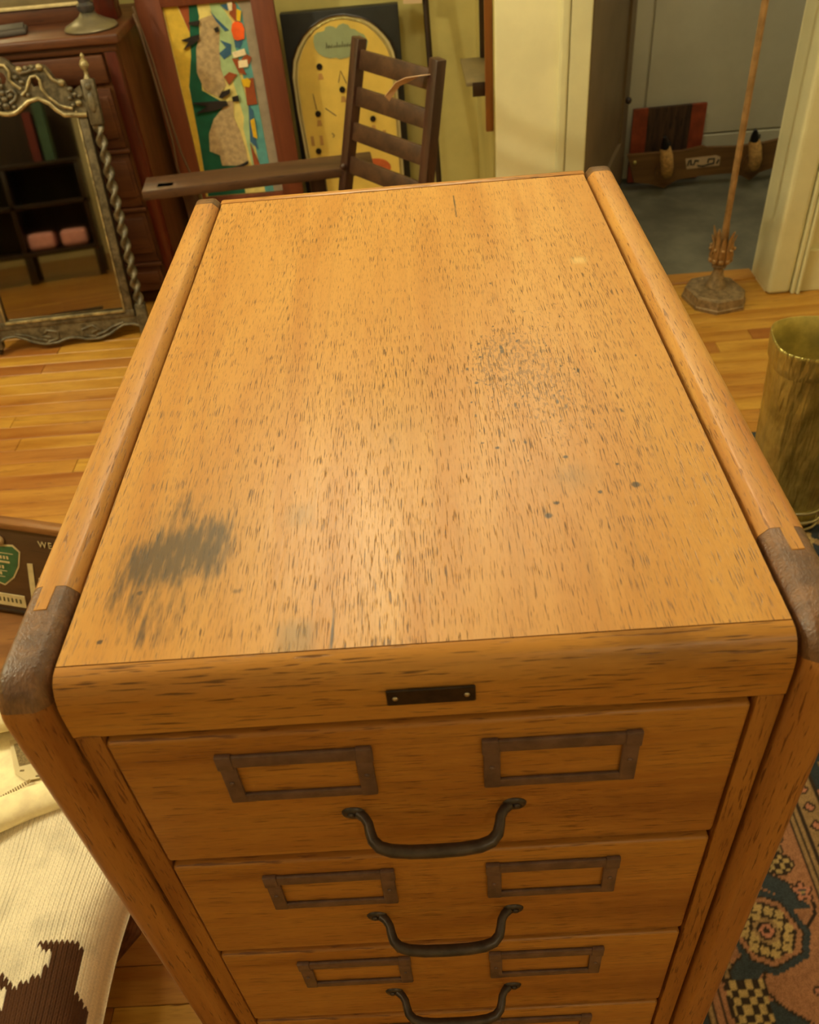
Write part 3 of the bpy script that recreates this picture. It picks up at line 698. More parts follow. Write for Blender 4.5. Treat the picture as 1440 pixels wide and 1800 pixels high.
for k in range(22):
    mb = MB(); a = R.uniform(0, 2 * PI); r = R.uniform(.045, .075); mb.ball((1.225 + r * math.cos(a), 2.378 + r * math.sin(a), .046), (.006, .006, .0025), 6, 4)
    mb.build('cast_boss', 'lampiron', fl_)
MB().lathe([(.036, .054), (.026, .075), (.018, .10), (.015, .118), (.023, .122), (.025, .130), (.018, .136), (.014, .142), (.020, .152), (.014, .165), (.010, .18), (0, .18)], (1.225, 2.378, 0), 20).build('stem', 'lampiron', fl_, 60)
for k in range(9):
    a = k * PI / 4.5 + .3; c_, s_ = math.cos(a), math.sin(a)
    f_ = lambda r, z: (1.225 + r * c_, 2.378 + r * s_, z)
    MB().tube([f_(.010, .136), f_(.026, .146), f_(.034, .165), f_(.030, .190), f_(.030, .212 + .012 * (k % 2)), f_(.040, .236 + .02 * (k % 2))], [.006, .009, .011, .010, .008, .003], 8, True, .55).ball(f_(.030, .150), .011, 8, 5).ball(f_(.038, .19), .007, 6, 4).build('leaf', 'lampbrass', fl_, 60)
MB().tube([(1.225, 2.378, .14), (1.225, 2.378, .8), (1.225, 2.378, 1.5)], .0105, 8).build('pole', 'lampbrass', fl_, 0)
MB().lathe([(.012, 1.45), (.02, 1.47), (.02, 1.50), (.03, 1.52), (.02, 1.54), (0, 1.56)], (1.225, 2.378, 0), 16).build('socket', 'lampbrass', fl_)
MB().lathe([(.10, 1.78), (.22, 1.50), (.218, 1.50), (.098, 1.78)], (1.225, 2.378, 0), 24).build('lamp_shade', 'palepaper', fl_)

# ================================================================ HALL: hoof rack + panel
pn = thing('wood_panel', 'square red-brown board with dark streaked middle leaning on the hall wall', 'board', (1.30, 3.44, 0))
for x0_, x1_, m_ in ((1.155, 1.216, 'hall_panel_red'), (1.217, 1.396, 'hall_panel_dark'), (1.397, 1.458, 'hall_panel_red')):
    MB().prism([(x0_, .004), (x1_, .004), (x1_, .308 + .01 * (x1_ - 1.3)), (x0_, .308 + .01 * (x0_ - 1.3))], XZ(3.455), 0, .018).build('panel_strip', m_, pn, 0)
hr = thing('coat_rack', 'brown shaped plaque with two upturned deer hooves and a paper label, on the hall floor', 'coat rack', (1.46, 3.385, 0))
MB().prism([(1.126, .152), (1.165, .034), (1.23, .022), (1.296, .0), (1.347, .030), (1.438, .040), (1.573, .040), (1.625, .024), (1.661, .002), (1.698, .034), (1.79, .060), (1.760, .166), (1.69, .156), (1.58, .150), (1.462, .156), (1.445, .163), (1.357, .150)], XZ(3.375), 0, .02).build('plaque', 'plaque', hr, 0)
lb = MB().prism([(1.372, .118), (1.50, .122), (1.519, .114), (1.520, .078), (1.383, .074)], XZ(3.3735), 0, .0014).build('label', 'palepaper', hr, 0, 'pale paper label with dark script')
for pts in ([(1.384, .088), (1.388, .108), (1.396, .112), (1.398, .092), (1.410, .090), (1.414, .108), (1.430, .106)], [(1.425, .086), (1.450, .082), (1.476, .088), (1.494, .090), (1.494, .110), (1.470, .110), (1.468, .095)], [(1.506, .088), (1.514, .104)]):
    MB().tube([(a, 3.3725, b) for a, b in pts], .0032, 6).build('script', 'hoof', lb)
for x, xt in ((1.289, -.02), (1.653, -.02)):
    MB().tube([(x, 3.376, .078), (x, 3.360, .078)], .042, 20).tube([(x, 3.362, .078), (x, 3.352, .078)], .034, 20).build('rosette', 'plaque', hr, 40)
    MB().tube([(x, 3.360, .080), (x - .004, 3.325, .086), (x - .010, 3.305, .115), (x - .018, 3.310, .160), (x - .026, 3.315, .192)], [.020, .024, .026, .027, .022], 12).build('deer_leg', 'fur', hr, 60)
    MB().tube([(x - .026, 3.315, .190), (x - .030, 3.305, .214), (x - .040, 3.285, .246)], [.023, .020, .006], 10, True, .8).build('hoof', 'hoof', hr, 60)
    MB().tube([(x - .006, 3.325, .188), (x - .001, 3.33, .21)], [.007, .003], 6).build('dew_claw', 'hoof', hr)
MB().ball((1.158, 3.372, .120), (.008, .005, .008)).build('screw_head', 'brass', hr)

# ================================================================ BACK WALL GROUP
# stick + tag
stk = thing('wooden_pole', 'thin dark wooden pole leaning on the wall behind the ladder-back chair', 'pole', (.315, 2.93, 0))
MB().tube([(.322, 2.92, 0.0), (.312, 2.965, .45), (.304, 3.02, .85), (.294, 3.085, 1.38)], .011, 10).build('shaft', 'darkwood', stk)
MB().tube([(.322, 2.92, 0.0), (.3215, 2.922, .03)], .0125, 10).build('ferrule', 'iron', stk)
tg = MB().box((.262, 3.000, .905), (.064, .0015, .10), 0, 1, (.05, .05, 0)).build('price_tag', 'palepaper', None, 0)
tag(tg, 'pale pink paper tag hung from the thin dark pole', 'tag')

# bagatelle board
pb = thing('bagatelle_board', 'tall golden bagatelle pinball board with black corners and a sage cloud', 'pinball game', (0, 3.01, 0))
MB().bb((-.196, 3.012, .004), (.210, 3.05, .857), .004).build('back_board', 'black', pb)
arch = [(-.178, .20), (-.179, .379), (-.185, .549), (-.184, .66), (-.172, .715), (-.151, .754), (-.125, .787), (-.093, .813), (-.062, .829), (-.029, .839), (0, .842), (.025, .842), (.083, .828), (.11, .814), (.134, .795), (.155, .773), (.173, .748), (.186, .715), (.191, .68), (.189, .594), (.188, .2)]
MB().prism(arch, XZ(3.006), 0, .006).build('lane', 'playlight', pb, 0)
inn = [(.005 + (x - .005) * .90, z if z < .3 else z - .016) for x, z in arch]
MB().prism(inn, XZ(3.002), 0, .004).build('playfield', 'playfield', pb, 0)
MB().tube([(x, 3.002, z) for x, z in arch], .0032, 6).build('lane_rail', 'darkwood', pb)
MB().tube([(.005 + (x - .005) * .93, 3.001, z if z < .3 else z - .011) for x, z in arch], .0018, 6).build('lane_wire', 'brass', pb)
cl = MB().prism([(-.091, .769), (-.086, .786), (-.074, .794), (-.060, .795), (-.049, .797), (-.044, .808), (-.030, .811), (-.018, .808), (-.007, .802), (.002, .811), (.018, .815), (.034, .809), (.041, .797), (.056, .794), (.066, .785), (.085, .775), (.097, .754), (.088, .728), (.07, .716), (.055, .720), (.037, .714), (.020, .708), (-.006, .705), (-.02, .711), (-.04, .710), (-.06, .716), (-.078, .728), (-.089, .745)], XZ(3.000), 0, .002).build('cloud_panel', 'cloud', pb, 0)
mb = MB(); x_ = -.050
for k in range(13):
    hgt_ = (.020, .010, .012, .010, .018, .010)[k % 6]
    mb.tube([(x_, 2.9995, .742), (x_ + .003, 2.9995, .742 + hgt_), (x_ + .006, 2.9995, .744), (x_ + .009, 2.9995, .748)], .0011, 5); x_ += .0092
mb.build('script', 'ink', cl)
for x, z in ((-.082, .687), (-.011, .606), (-.109, .531), (-.126, .40), (.088, .498), (.05, .62)):
    MB().tube([(x, 3.003, z), (x, 2.998, z)], .0105, 16).build('pocket', 'hoof', pb)
    MB().prism([(x - .010, z - .043), (x + .010, z - .043), (x + .006, z - .022), (x - .006, z - .022)], XZ(3.001), 0, .001).build('score_mark', 'printed', pb, 0)
for pts in ([(-.022, .63), (-.010, .668), (.006, .625)], [(-.080, .548), (-.044, .519)], [(-.118, .60), (-.112, .545)], [(-.068, .46), (-.06, .452), (-.066, .444)]):
    MB().tube([(a, 3.001, b) for a, b in pts], .0016, 5).build('pin_guide', 'bronze', pb)
for x in (-.143, -.11, .10, .125): MB().bb((x - .006, 3.0005, .42), (x + .006, 3.002, .455)).build('score_block', 'printed', pb, 0)
MB().lathe([(0, 0), (.058, 0), (.058, .002), (0, .002)], (0, 0, 0), 24).build('tmp', 'redspot', pb)
tm = bpy.data.objects['tmp']; tm.name = 'red_disc'; tm.data.name = 'red_disc'
tm.rotation_euler = (PI / 2, 0, 0); tm.location = (.080, .0 - .008, .320)
for v in tm.data.vertices: v.co = Vector(v.co) + ROOT[pb.name]
tm.scale = (1, .62, 1)

# framed fabric picture
fp = thing('framed_picture', 'tall fabric collage in a wide red-brown frame leaning behind the arm chair', 'picture', (-.41, 2.90, 0))
YP = 2.905
for lo, hi in (((-.643, YP - .012, .004), (-.560, YP + .014, 1.02)), ((-.268, YP - .012, .004), (-.194, YP + .014, 1.02)), ((-.560, YP - .012, .928), (-.268, YP + .014, 1.02)), ((-.560, YP - .012, .004), (-.268, YP + .014, .30))):
    MB().bb(lo, hi, .003).build('frame_bar', 'redframe', fp)
MB().bb((-.575, YP + .001, .28), (-.255, YP + .010, .95)).build('backing', 'fab_cream', fp, 0)
ART = [
 ('fab_yellow', [[-0.557, 0.928], [-0.512, 0.928], [-0.5, 0.887], [-0.488, 0.844], [-0.501, 0.777], [-0.533, 0.678], [-0.533, 0.618], [-0.54, 0.484], [-0.554, 0.301], [-0.576, 0.301], [-0.572, 0.504], [-0.558, 0.731]]),
 ('fab_rust', [[-0.508, 0.928], [-0.472, 0.928], [-0.488, 0.847]]),
 ('fab_green', [[-0.472, 0.928], [-0.431, 0.927], [-0.449, 0.883], [-0.489, 0.668], [-0.434, 0.63], [-0.38, 0.402], [-0.38, 0.302], [-0.552, 0.302], [-0.538, 0.502], [-0.533, 0.621], [-0.53, 0.684], [-0.501, 0.777]]),
 ('fab_cream', [[-.445,.9275],[-.40,.9275],[-.35,.84],[-.345,.302],[-.41,.302],[-.41,.68],[-.445,.86]]),
 ('fab_mint', [[-.404,.9275],[-.371,.9275],[-.341,.865],[-.350,.715],[-.338,.589],[-.352,.40],[-.366,.40],[-.372,.53],[-.362,.57],[-.376,.69],[-.392,.675],[-.415,.73],[-.398,.82]]),
 ('fab_grey', [[-0.311, 0.928], [-0.266, 0.928], [-0.266, 0.793], [-0.267, 0.65], [-0.268, 0.302], [-0.303, 0.302], [-0.301, 0.619], [-0.304, 0.78], [-0.307, 0.865]]),
 ('fab_teal', [[-.318,.926],[-.303,.90],[-.303,.302],[-.335,.302],[-.342,.486],[-.338,.606],[-.338,.719],[-.346,.793],[-.330,.86]]),
 ('fab_dress', [[-0.445, 0.885], [-0.402, 0.894], [-0.381, 0.868], [-0.401, 0.794], [-0.408, 0.732], [-0.402, 0.677], [-0.438, 0.644], [-0.479, 0.667], [-0.493, 0.726], [-0.477, 0.8], [-0.454, 0.844]]),
 ('fab_dress', [[-0.406, 0.628], [-0.388, 0.626], [-0.397, 0.57], [-0.385, 0.524], [-0.377, 0.453], [-0.378, 0.413], [-0.424, 0.406], [-0.475, 0.41], [-0.475, 0.447], [-0.508, 0.464], [-0.498, 0.523], [-0.469, 0.572], [-0.433, 0.603]]),
 ('fab_blue', [[-0.406, 0.906], [-0.391, 0.884], [-0.356, 0.845], [-0.37, 0.843], [-0.393, 0.875]]),
 ('fab_blue', [[-0.392, 0.818], [-0.358, 0.803], [-0.364, 0.773], [-0.391, 0.759], [-0.404, 0.779], [-0.377, 0.795]]),
 ('fab_blue', [[-0.369, 0.92], [-0.335, 0.923], [-0.334, 0.9], [-0.353, 0.904]]),
 ('fab_blue', [[-0.345, 0.814], [-0.314, 0.815], [-0.33, 0.788], [-0.346, 0.793]]),
 ('fab_blue', [[-0.338, 0.609], [-0.325, 0.588], [-0.334, 0.485], [-0.332, 0.456], [-0.356, 0.487]]),
 ('fab_rust', [[-0.328, 0.927], [-0.317, 0.916], [-0.327, 0.867], [-0.345, 0.892]]),
 ('fab_rust', [[-0.313, 0.771], [-0.298, 0.758], [-0.309, 0.737], [-0.334, 0.754]]),
 ('fab_rust', [[-0.364, 0.76], [-0.34, 0.755], [-0.326, 0.706], [-0.349, 0.714]]),
 ('fab_rust', [[-0.336, 0.691], [-0.304, 0.695], [-0.306, 0.61], [-0.342, 0.609]]),
 ('fab_rust', [[-0.403, 0.706], [-0.383, 0.719], [-0.357, 0.709], [-0.391, 0.679]]),
 ('fab_rust', [[-0.357, 0.48], [-0.336, 0.399], [-0.358, 0.401]]),
 ('fab_orange', [[-0.342, 0.862], [-0.333, 0.868], [-0.32, 0.869], [-0.308, 0.862], [-0.304, 0.845], [-0.310, 0.817], [-0.335, 0.813], [-0.345, 0.820], [-0.348, 0.845]]),
 ('fab_white', [[-0.345, 0.927], [-0.328, 0.927], [-0.333, 0.903], [-0.344, 0.901]]),
 ('fab_white', [[-0.36, 0.778], [-0.316, 0.787], [-0.313, 0.768], [-0.356, 0.762]]),
 ('fab_white', [[-0.344, 0.752], [-0.313, 0.753], [-0.314, 0.731], [-0.346, 0.73]]),
 ('fab_gold', [[-0.318, 0.905], [-0.304, 0.898], [-0.313, 0.869], [-0.324, 0.873]]),
 ('fab_gold', [[-0.345, 0.692], [-0.324, 0.696], [-0.314, 0.686], [-0.323, 0.667], [-0.343, 0.672]]),
 ('fab_gold', [[-0.341, 0.558], [-0.326, 0.564], [-0.328, 0.495], [-0.341, 0.503]]),
 ('fab_black', [[-0.483, 0.879], [-0.446, 0.881], [-0.452, 0.866], [-0.482, 0.872]]),
 ('fab_black', [[-0.52, 0.828], [-0.487, 0.836], [-0.459, 0.84], [-0.459, 0.826], [-0.486, 0.813], [-0.52, 0.8], [-0.497, 0.823]]),
 ('fab_black', [[-0.53, 0.631], [-0.434, 0.63], [-0.413, 0.628], [-0.409, 0.615], [-0.455, 0.602], [-0.524, 0.597], [-0.48, 0.617]]),
 ('fab_black', [[-0.435, 0.643], [-0.421, 0.659], [-0.391, 0.666], [-0.393, 0.653], [-0.425, 0.639]]),
 ('fab_black', [[-0.389, 0.64], [-0.367, 0.643], [-0.367, 0.625], [-0.388, 0.626]]),
 ('fab_black', [[-0.494, 0.393], [-0.425, 0.402], [-0.376, 0.42], [-0.378, 0.41], [-0.427, 0.392]]),
 ('fab_black', [[-0.404, 0.855], [-0.39, 0.859], [-0.388, 0.845], [-0.4, 0.843]])]
for k, (m_, poly) in enumerate(ART):
    poly = [(min(max(x, -.5595), -.2685), z) for x, z in poly]
    lay = .00035 * (k + 1)
    MB().prism(poly, XZ(YP + .001), -lay, 0).build('fabric_patch', m_, fp, 0)

# dresser
ds = thing('dresser', 'dark red mahogany dresser with raised panels and a mirror behind', 'dresser', (-1.1, 2.85, 0))
dx0, dx1, dy0, dy1, dh = -1.74, -.672, 2.66, 3.085, .918
MB().bb((dx0, dy0 + .012, .06), (dx1 - .004, dy1, dh - .03)).build('carcass', 'brownside', ds, 0)
MB().bb((dx0 - .02, dy0 - .022, dh - .030), (dx1 + .022, dy1, dh), .008, 3).build('top', 'mahog', ds)
MB().bb((dx0 - .005, dy0 - .006, dh - .052), (dx1 + .004, dy0 + .02, dh - .031), .004).build('moulding', 'mahog', ds)
MB().bb((dx1 - .040, dy0 - .002, 0), (dx1 - .002, dy0 + .04, dh - .052), .003).build('post', 'mahogv', ds)
MB().bb((dx0, dy0 - .002, 0), (dx0 + .04, dy0 + .04, dh - .052), .003).build('post', 'mahogv', ds)
MB().bb((dx1 - .04, dy1 - .04, 0), (dx1, dy1, .06)).build('foot', 'brownside', ds)
dd_ = MB().bb((dx0 + .05, dy0 - .004, .777), (dx1 - .048, dy0 + .02, .859), .006).build('drawer', 'mahog', ds)
for x in (-1.5, -.98): MB().ball((x, dy0 - .012, .818), .013).build('knob', 'brass', dd_)
for z0_, z1_ in ((.576, .760), (.378, .556), (.175, .357), (.06, .155)):
    for xa, xb in ((dx0 + .05, -1.24), (-1.22, dx1 - .055)):
        p_ = MB().bb((xa, dy0 + .002, z0_), (xb, dy0 + .02, z1_), .002).build('panel', 'mahog', ds)
        MB().bb((xa + .035, dy0 - .005, z0_ + .03), (xb - .010, dy0 + .01, z1_ - .02), .008, 2).build('raised_field', 'mahog', p_)
for z_ in (.566, .367, .165): MB().bb((dx0 + .045, dy0 - .008, z_ - .006), (dx1 - .045, dy0 + .01, z_ + .006), .003).build('rail', 'mahog', ds)
# upper part: low back board, mirror with pale bead
MB().bb((dx0, 2.86, dh), (dx1 - .06, 2.89, .964), .003).build('back_board', 'mahog', ds)
MB().bb((dx0 + .02, 2.852, .964), (dx1 - .10, 2.875, .974), .003).build('pale_bead', 'creampaint', ds, label='pale beaded edge')
MB().bb((dx0 + .02, 2.86, .974), (dx1 - .10, 2.89, 1.002), .003).build('mirror_frame', 'shelfgrey', ds)
MB().bb((dx0 + .04, 2.872, 1.002), (dx1 - .10, 2.88, 1.60)).build('mirror_glass', 'mirror2', ds, 0)
MB().bb((dx1 - .085, 2.83, dh), (dx1 - .02, 2.90, 1.65), .004).build('mirror_post', 'mahogv', ds)

lb_ = thing('table_lamp', 'round pewter lamp base with a dark glass stem on the dresser', 'lamp', (-.752, 2.733, .9185))
MB().lathe([(0, 0), (.080, 0), (.083, .005), (.078, .012), (.055, .022), (.032, .034), (.022, .045), (0, .048)], (-.752, 2.733, .9185), 36).build('base', 'greymetal', lb_, 50)
MB().lathe([(.018, .045), (.026, .052), (.027, .066), (.018, .074), (.022, .09), (.026, .11), (.018, .14), (.012, .20), (0, .20)], (-.752, 2.733, .9185), 24).build('stem', 'glasscap', lb_, 50)
pc = thing('leather_pouch', 'dark grey folded leather pouch lying on the dresser top', 'pouch', (-1.02, 2.75, .919))
MB().box((-1.02, 2.755, .9265), (.11, .085, .015), .006, 2, (0, 0, .25)).build('pouch_body', 'greyleather', pc)
MB().box((-1.02, 2.750, .9375), (.10, .05, .008), .003, 2, (.12, 0, .25)).build('flap', 'greyleather', pc)

cd = MB().tube([(-.638, 2.83, .93), (-.630, 2.82, .90), (-.612, 2.79, .75), (-.600, 2.78, .56), (-.606, 2.78, .46), (-.60, 2.78, .36), (-.575, 2.78, .28), (-.58, 2.80, .1), (-.60, 2.82, .006)], .0042, 8).build('power_cord', 'cord', None)
tag(cd, 'thin brown cord hanging down beside the dresser, nearer the dresser', 'cord')
cd = MB().tube([(-.636, 2.84, .95), (-.612, 2.82, .80), (-.596, 2.80, .62), (-.586, 2.80, .5), (-.566, 2.79, .42), (-.552, 2.79, .34), (-.55, 2.80, .15), (-.57, 2.82, .006)], .0042, 8).build('power_cord', 'cord', None)
tag(cd, 'thin brown cord hanging nearer the framed fabric picture', 'cord')

# wall shelf on the return wall
ws = thing('wall_shelf', 'small brown hanging shelf on the side wall near the corner', 'shelf', (.46, 2.55, .7))
MB().bb((.455, 2.440, .600), (.478, 2.462, 1.5), .003).build('front_upright', 'shelfwood', ws)
MB().bb((.462, 2.72, .74), (.478, 2.735, 1.5), .002).build('rear_upright', 'darkwood', ws)
MB().bb((.40, 2.468, .727), (.478, 2.74, .738), .001).build('shelf_board', 'shelfgrey', ws)
MB().bb((.418, 2.462, .698), (.456, 2.468, .738), .001).build('front_edge', 'darkwood', ws)
MB().bb((.455, 2.44, 1.48), (.478, 2.735, 1.5), .002).build('top_rail', 'shelfwood', ws)

# ladder-back arm chair
ch = thing('armchair', 'dark oak ladder-back arm chair with four slats, standing behind the filing cabinet', 'chair', (0, 2.0, 0))
farT, farB = Vector((.107, 2.2, .945)), Vector((-.055, 2.2, .18)); farB = Vector((.023 - .083, 2.2, .18))
neaT, neaB = Vector((.301, 1.93, .945)), Vector((.180, 1.93, .18))
bd = (neaT - farT).normalized()
for T_, B_ in ((farT, farB), (neaT, neaB)):
    MB().beam(B_ - (T_ - B_) * .235, T_, .030, .034, bd, .004).build('back_post', 'chair', ch)
def pl(t): return farT.lerp(farB, t), neaT.lerp(neaB, t)
for z in (.895, .805, .715, .625, .53):
    t_ = (.945 - z) / (.945 - .18); a, b = pl(t_); upv = (farT - farB).normalized()
    MB().beam(a, b, .012, .048, upv, .003).build('slat', 'chairx', ch)
MB().ball((farT + (farB - farT) * .42) + Vector((-.012, -.02, 0)), .010).build('peg', 'chair', ch)
# far arm, its post and front leg; near arm
fa0, fa1 = Vector((-.560, 2.200, .600)), Vector((.105, 2.262, .600))
MB().beam(fa0, fa1, .115, .028, (0, 0, 1), .005).build('arm', 'chairx', ch)
MB().bb((-.515, 2.170, .6132), (-.470, 2.195, .6140)).build('tenon_end', 'darkwood', ch)
MB().beam((-.06, 2.25, .30), (-.06, 2.25, .588), .045, .04, (0, 1, 0), .003).build('arm_post', 'chair', ch)
MB().beam((-.43, 2.215, 0), (-.43, 2.215, .588), .045, .045, (0, 1, 0), .003).build('front_leg', 'chair', ch)
MB().beam((-.41, 2.225, .34), (-.03, 2.245, .34), .02, .06, (0, 0, 1), .003).build('side_rail', 'chairx', ch)
MB().beam((-.23, 1.89, .560), (.24, 1.93, .560), .08, .022, (0, 0, 1), .005).build('arm', 'chairx', ch)
MB().beam((-.16, 1.90, 0), (-.16, 1.90, .549), .045, .045, (0, 1, 0), .003).build('front_leg', 'chair', ch)
MB().prism([(-.40, 2.20), (-.05, 2.20), (.19, 1.93), (-.15, 1.89)], XY(.36), 0, .04).build('seat', 'chairx', ch, 0)
pt = MB().add([(.262 - .004, 1.955, .905), (.285, 1.925, .913), (.225, 1.945, .895), (.205, 1.955, .885), (.176, 1.97, .848), (.166, 1.965, .862), (.196, 1.945, .897), (.220, 1.93, .909)],
    [(0, 1, 7, 2), (2, 7, 6, 3), (3, 6, 5, 4)]).build('chair_tag', 'paper', None, 0, fix=True)
sm_ = pt.modifiers.new('thick', 'SOLIDIFY'); sm_.thickness = .0012
tag(pt, 'curled tan paper tag tied to the top slat of the ladder-back chair', 'tag')

# ================================================================ STANDING MIRROR
mr = thing('framed_mirror', 'tall carved mirror with barley-twist posts leaning against the dresser', 'mirror', (-1.2698, 2.3726, .014), (0, 0, 0), local=True)
th, ph_, ro = .1494, .1679, -.0391
u = Vector((math.cos(th), math.sin(th), 0)); b_ = Vector((-math.sin(th), math.cos(th), 0)); wv = Vector((0, 0, 1)) * math.cos(ph_) + b_ * math.sin(ph_)
u2 = u * math.cos(ro) + wv * math.sin(ro); w2 = -u * math.sin(ro) + wv * math.cos(ro); n2 = w2.cross(u2)
mr.rotation_mode = 'QUATERNION'; mr.rotation_quaternion = Matrix((u2, n2, w2)).transposed().to_quaternion()
FR = XZ(0)
MB().bb((.045, .004, .09), (.452, .010, .80)).build('mirror_glass', 'mirror', mr, 0)
MB().bb((.02, .012, .05), (.48, .022, .80)).build('back_board', 'darkwood', mr, 0)
for x in (.028, .460):
    MB().bb((x - .016, -.010, .10), (x + .016, .012, .745), .004).build('side_frame', 'giltdark', mr)
    MB().bb((x + (.010 if x < .2 else -.016), -.014, .10), (x + (.016 if x < .2 else -.010), -.004, .745), .002).build('gilt_bead', 'gilt', mr)
MB().bb((.012, -.012, .078), (.478, .012, .104), .004).build('bottom_frame', 'giltdark', mr)
MB().bb((.04, -.016, .096), (.45, -.004, .106), .003).build('gilt_bead', 'gilt', mr)
for x in (-.008, .502):
    # barley twist
    vs, fs, n_, m_ = [], [], 14, 90
    for i in range(m_ + 1):
        z = .12 + (.70 - .12) * i / m_
        for k in range(n_):
            a = 2 * PI * k / n_; r = .0120 * (1 + .55 * math.cos(2 * (a - z * 68)))
            vs.append((x + r * math.cos(a), -.004 + r * math.sin(a), z))
    fs = [(i * n_ + k, i * n_ + (k + 1) % n_, (i + 1) * n_ + (k + 1) % n_, (i + 1) * n_ + k) for i in range(m_) for k in range(n_)]
    MB().add(vs, fs).build('twist_post', 'giltdark', mr, 80)
    MB().bb((x - .020, -.020, .70), (x + .020, .016, .830), .005).ball((x, -.021, .765), (.012, .006, .03)).ball((x, -.021, .81), (.010, .006, .012)).build('post_block', 'giltdark', mr)
    MB().lathe([(0, .828), (.012, .830), (.007, .840), (.006, .852), (.013, .862), (.015, .870), (.010, .880), (.004, .886), (.007, .893), (.003, .900), (0, .902)], (x, -.002, 0), 16).build('finial', 'gilt', mr, 60)
    MB().bb((x - .018, -.018, .012), (x + .018, .016, .120), .004).build('foot_block', 'giltdark', mr)
    MB().ball((x, -.002, .006), (.012, .012, .016)).build('foot', 'darkwood', mr)
half_top = [(.247, .912), (.259, .908), (.274, .903), (.283, .896), (.294, .884), (.303, .877), (.320, .874), (.343, .880), (.367, .879), (.384, .877), (.397, .862), (.407, .838), (.423, .834), (.434, .820), (.440, .806), (.455, .803), (.478, .815), (.484, .742)]
half_low = [(.462, .736), (.41, .740), (.391, .756), (.374, .776), (.346, .792), (.313, .786), (.281, .765), (.265, .757), (.247, .755)]
mirx = lambda L: [(.494 - x, z) for x, z in L]
outer = half_top + half_low + list(reversed(mirx(half_low)))[1:] + list(reversed(mirx(half_top)))[:-1]
hole_r = [(.340, .820), (.336, .832), (.343, .843), (.356, .842), (.362, .832), (.357, .821)]
hole_c = [(.262, .838), (.268, .850), (.262, .864), (.247, .870), (.232, .864), (.226, .850), (.232, .838), (.247, .832)]
MB().prism(outer, FR, -.012, .010, (hole_r, mirx(hole_r), hole_c)).build('crest', 'giltdark', mr, 0)
MB().tube([(x, -.014, z - .004) for x, z in [(.478, .736)] + half_low + list(reversed(mirx(half_low)))[1:] + [(.016, .736)]], .0075, 8).build('crest_moulding', 'gilt', mr, 60)
cb_ = MB(); cg = MB()
rr = random.Random(5)
for sgn in (0, 1):
    F = (lambda x: x) if not sgn else (lambda x: .494 - x)
    for sc in ([(.300, .800), (.318, .812), (.330, .835), (.340, .848), (.356, .850), (.364, .838), (.362, .815), (.376, .790), (.405, .762), (.44, .752)],
               [(.252, .888), (.272, .884), (.282, .866), (.276, .845), (.288, .830), (.303, .818)],
               [(.386, .868), (.394, .850), (.402, .836), (.418, .826)]):
        cg.tube([(F(a), -.017, b) for a, b in sc], .0052, 7)
    for sc in ([(.260, .780), (.278, .790), (.286, .806), (.274, .818), (.258, .812), (.260, .798)], [(.296, .868), (.31, .86), (.33, .862), (.35, .868), (.372, .866)]):
        cb_.tube([(F(a), -.016, b) for a, b in sc], .0062, 7)
    for a, b, r_ in ((.425, .826, .013), (.446, .806, .010), (.456, .790, .010), (.440, .782, .009), (.462, .766, .011), (.444, .762, .008), (.470, .785, .009), (.312, .870, .011), (.332, .872, .009), (.372, .872, .012), (.352, .873, .008), (.310, .836, .010), (.296, .850, .009), (.32, .80, .008), (.268, .802, .009), (.27, .77, .008)):
        (cg if r_ > .0105 else cb_).ball((F(a), -.016, b), (r_, .009, r_ * .85), 9, 6)
for k in range(5): cb_.ball((.247, -.018, .775 + .018 * k), (.012 - .001 * k, .009, .010), 9, 6)
cb_.build('carved_leaves', 'giltdark', mr, 60); cg.build('carved_scrolls', 'gilt', mr, 60)
hl = [(.0, .036), (.028, .048), (.062, .049), (.09, .036), (.113, .022), (.153, .010), (.199, .012), (.222, .020), (.247, .024)]
sk = [(.005, .08)] + hl + list(reversed(mirx(hl)))[1:] + [(.489, .08)]
MB().prism(sk, FR, -.008, .010).build('skirt', 'giltdark', mr, 0)
MB().tube([(x, -.010, z + .003) for x, z in hl + list(reversed(mirx(hl)))[1:]], .005, 7).build('skirt_moulding', 'giltdark', mr, 60)
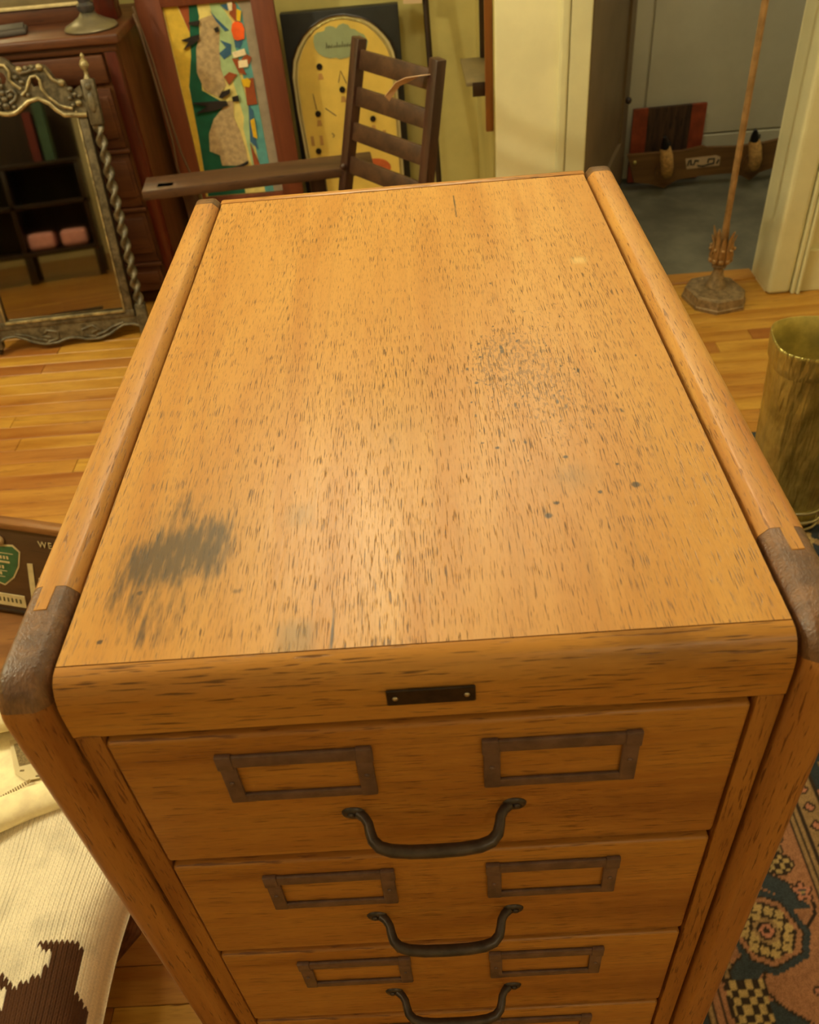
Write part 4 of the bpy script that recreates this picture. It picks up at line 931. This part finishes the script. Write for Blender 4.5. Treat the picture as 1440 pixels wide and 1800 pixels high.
for F in ((lambda x: x), (lambda x: .494 - x)):
    mb = MB()
    mb.tube([(F(.165), -.009, .02), (F(.20), -.009, .028), (F(.205), -.009, .052), (F(.17), -.009, .062), (F(.15), -.009, .045), (F(.175), -.009, .036)], .005, 7)
    mb.tube([(F(.06), -.009, .06), (F(.10), -.009, .05), (F(.13), -.009, .034), (F(.16), -.009, .026)], .004, 7)
    mb.build('skirt_scroll', 'giltdark', mr, 60)

# ================================================================ seen in the mirror only: bookcase with cushions
bc = thing('bookcase', 'dark low open bookcase seen only as a reflection in the carved mirror', 'bookcase', (-1.5, -.75, 0))
for z_ in (.17, .46, .70): MB().bb((-2.15, -.95, z_), (-1.02, -.55, z_ + .03), .003).build('shelf', 'darkwood', bc)
for x in (-2.15, -1.50, -1.05): MB().bb((x, -.95, .20), (x + .03, -.55, .70), .002).build('upright', 'darkwood', bc)
for x in (-2.12, -1.50, -1.06):
    for y in (-.92, -.60): MB().bb((x, y, 0), (x + .045, y + .045, .17), .003).build('leg', 'darkwood', bc)
MB().bb((-2.15, -.97, .17), (-1.02, -.95, 1.5)).build('back_board', 'darkwood', bc, 0)
for k, (xa, xb) in enumerate(((-1.98, -1.86), (-1.46, -1.29), (-1.25, -1.08))):
    o = MB().bb((xa, -.90, .202), (xb, -.60, .31), .03, 4).build('cushion', 'pink', None, 60)
    tag(o, ('pink cushion far left on the bookcase shelf in the mirror', 'wider pink cushion in the middle of the mirror reflection', 'pink cushion at the right of the mirror reflection')[k], 'cushion', 'pink cushions on the bookcase')
o = MB().bb((-1.29, -.86, .732), (-1.24, -.64, 1.02), .003).build('book', 'bookred', None, 0); tag(o, 'red cloth book standing on the bookcase in the mirror', 'book')
o = MB().bb((-1.22, -.86, .732), (-1.16, -.64, 1.08), .003).build('book', 'bookgreen', None, 0); tag(o, 'green cloth book standing on the bookcase in the mirror', 'book')

# invented flat mat standing in for an unidentified dark patch beyond the sign
o = MB().bb((-1.20, 1.37, .0005), (-.968, 1.47, .007), .003, 2).build('invented_mat', 'darkwood', None); tag(o, 'invented small dark flat mat on the floor beyond the painted sign', 'mat')
for o in bpy.data.objects:
    if '_local' in o: del o['_local']
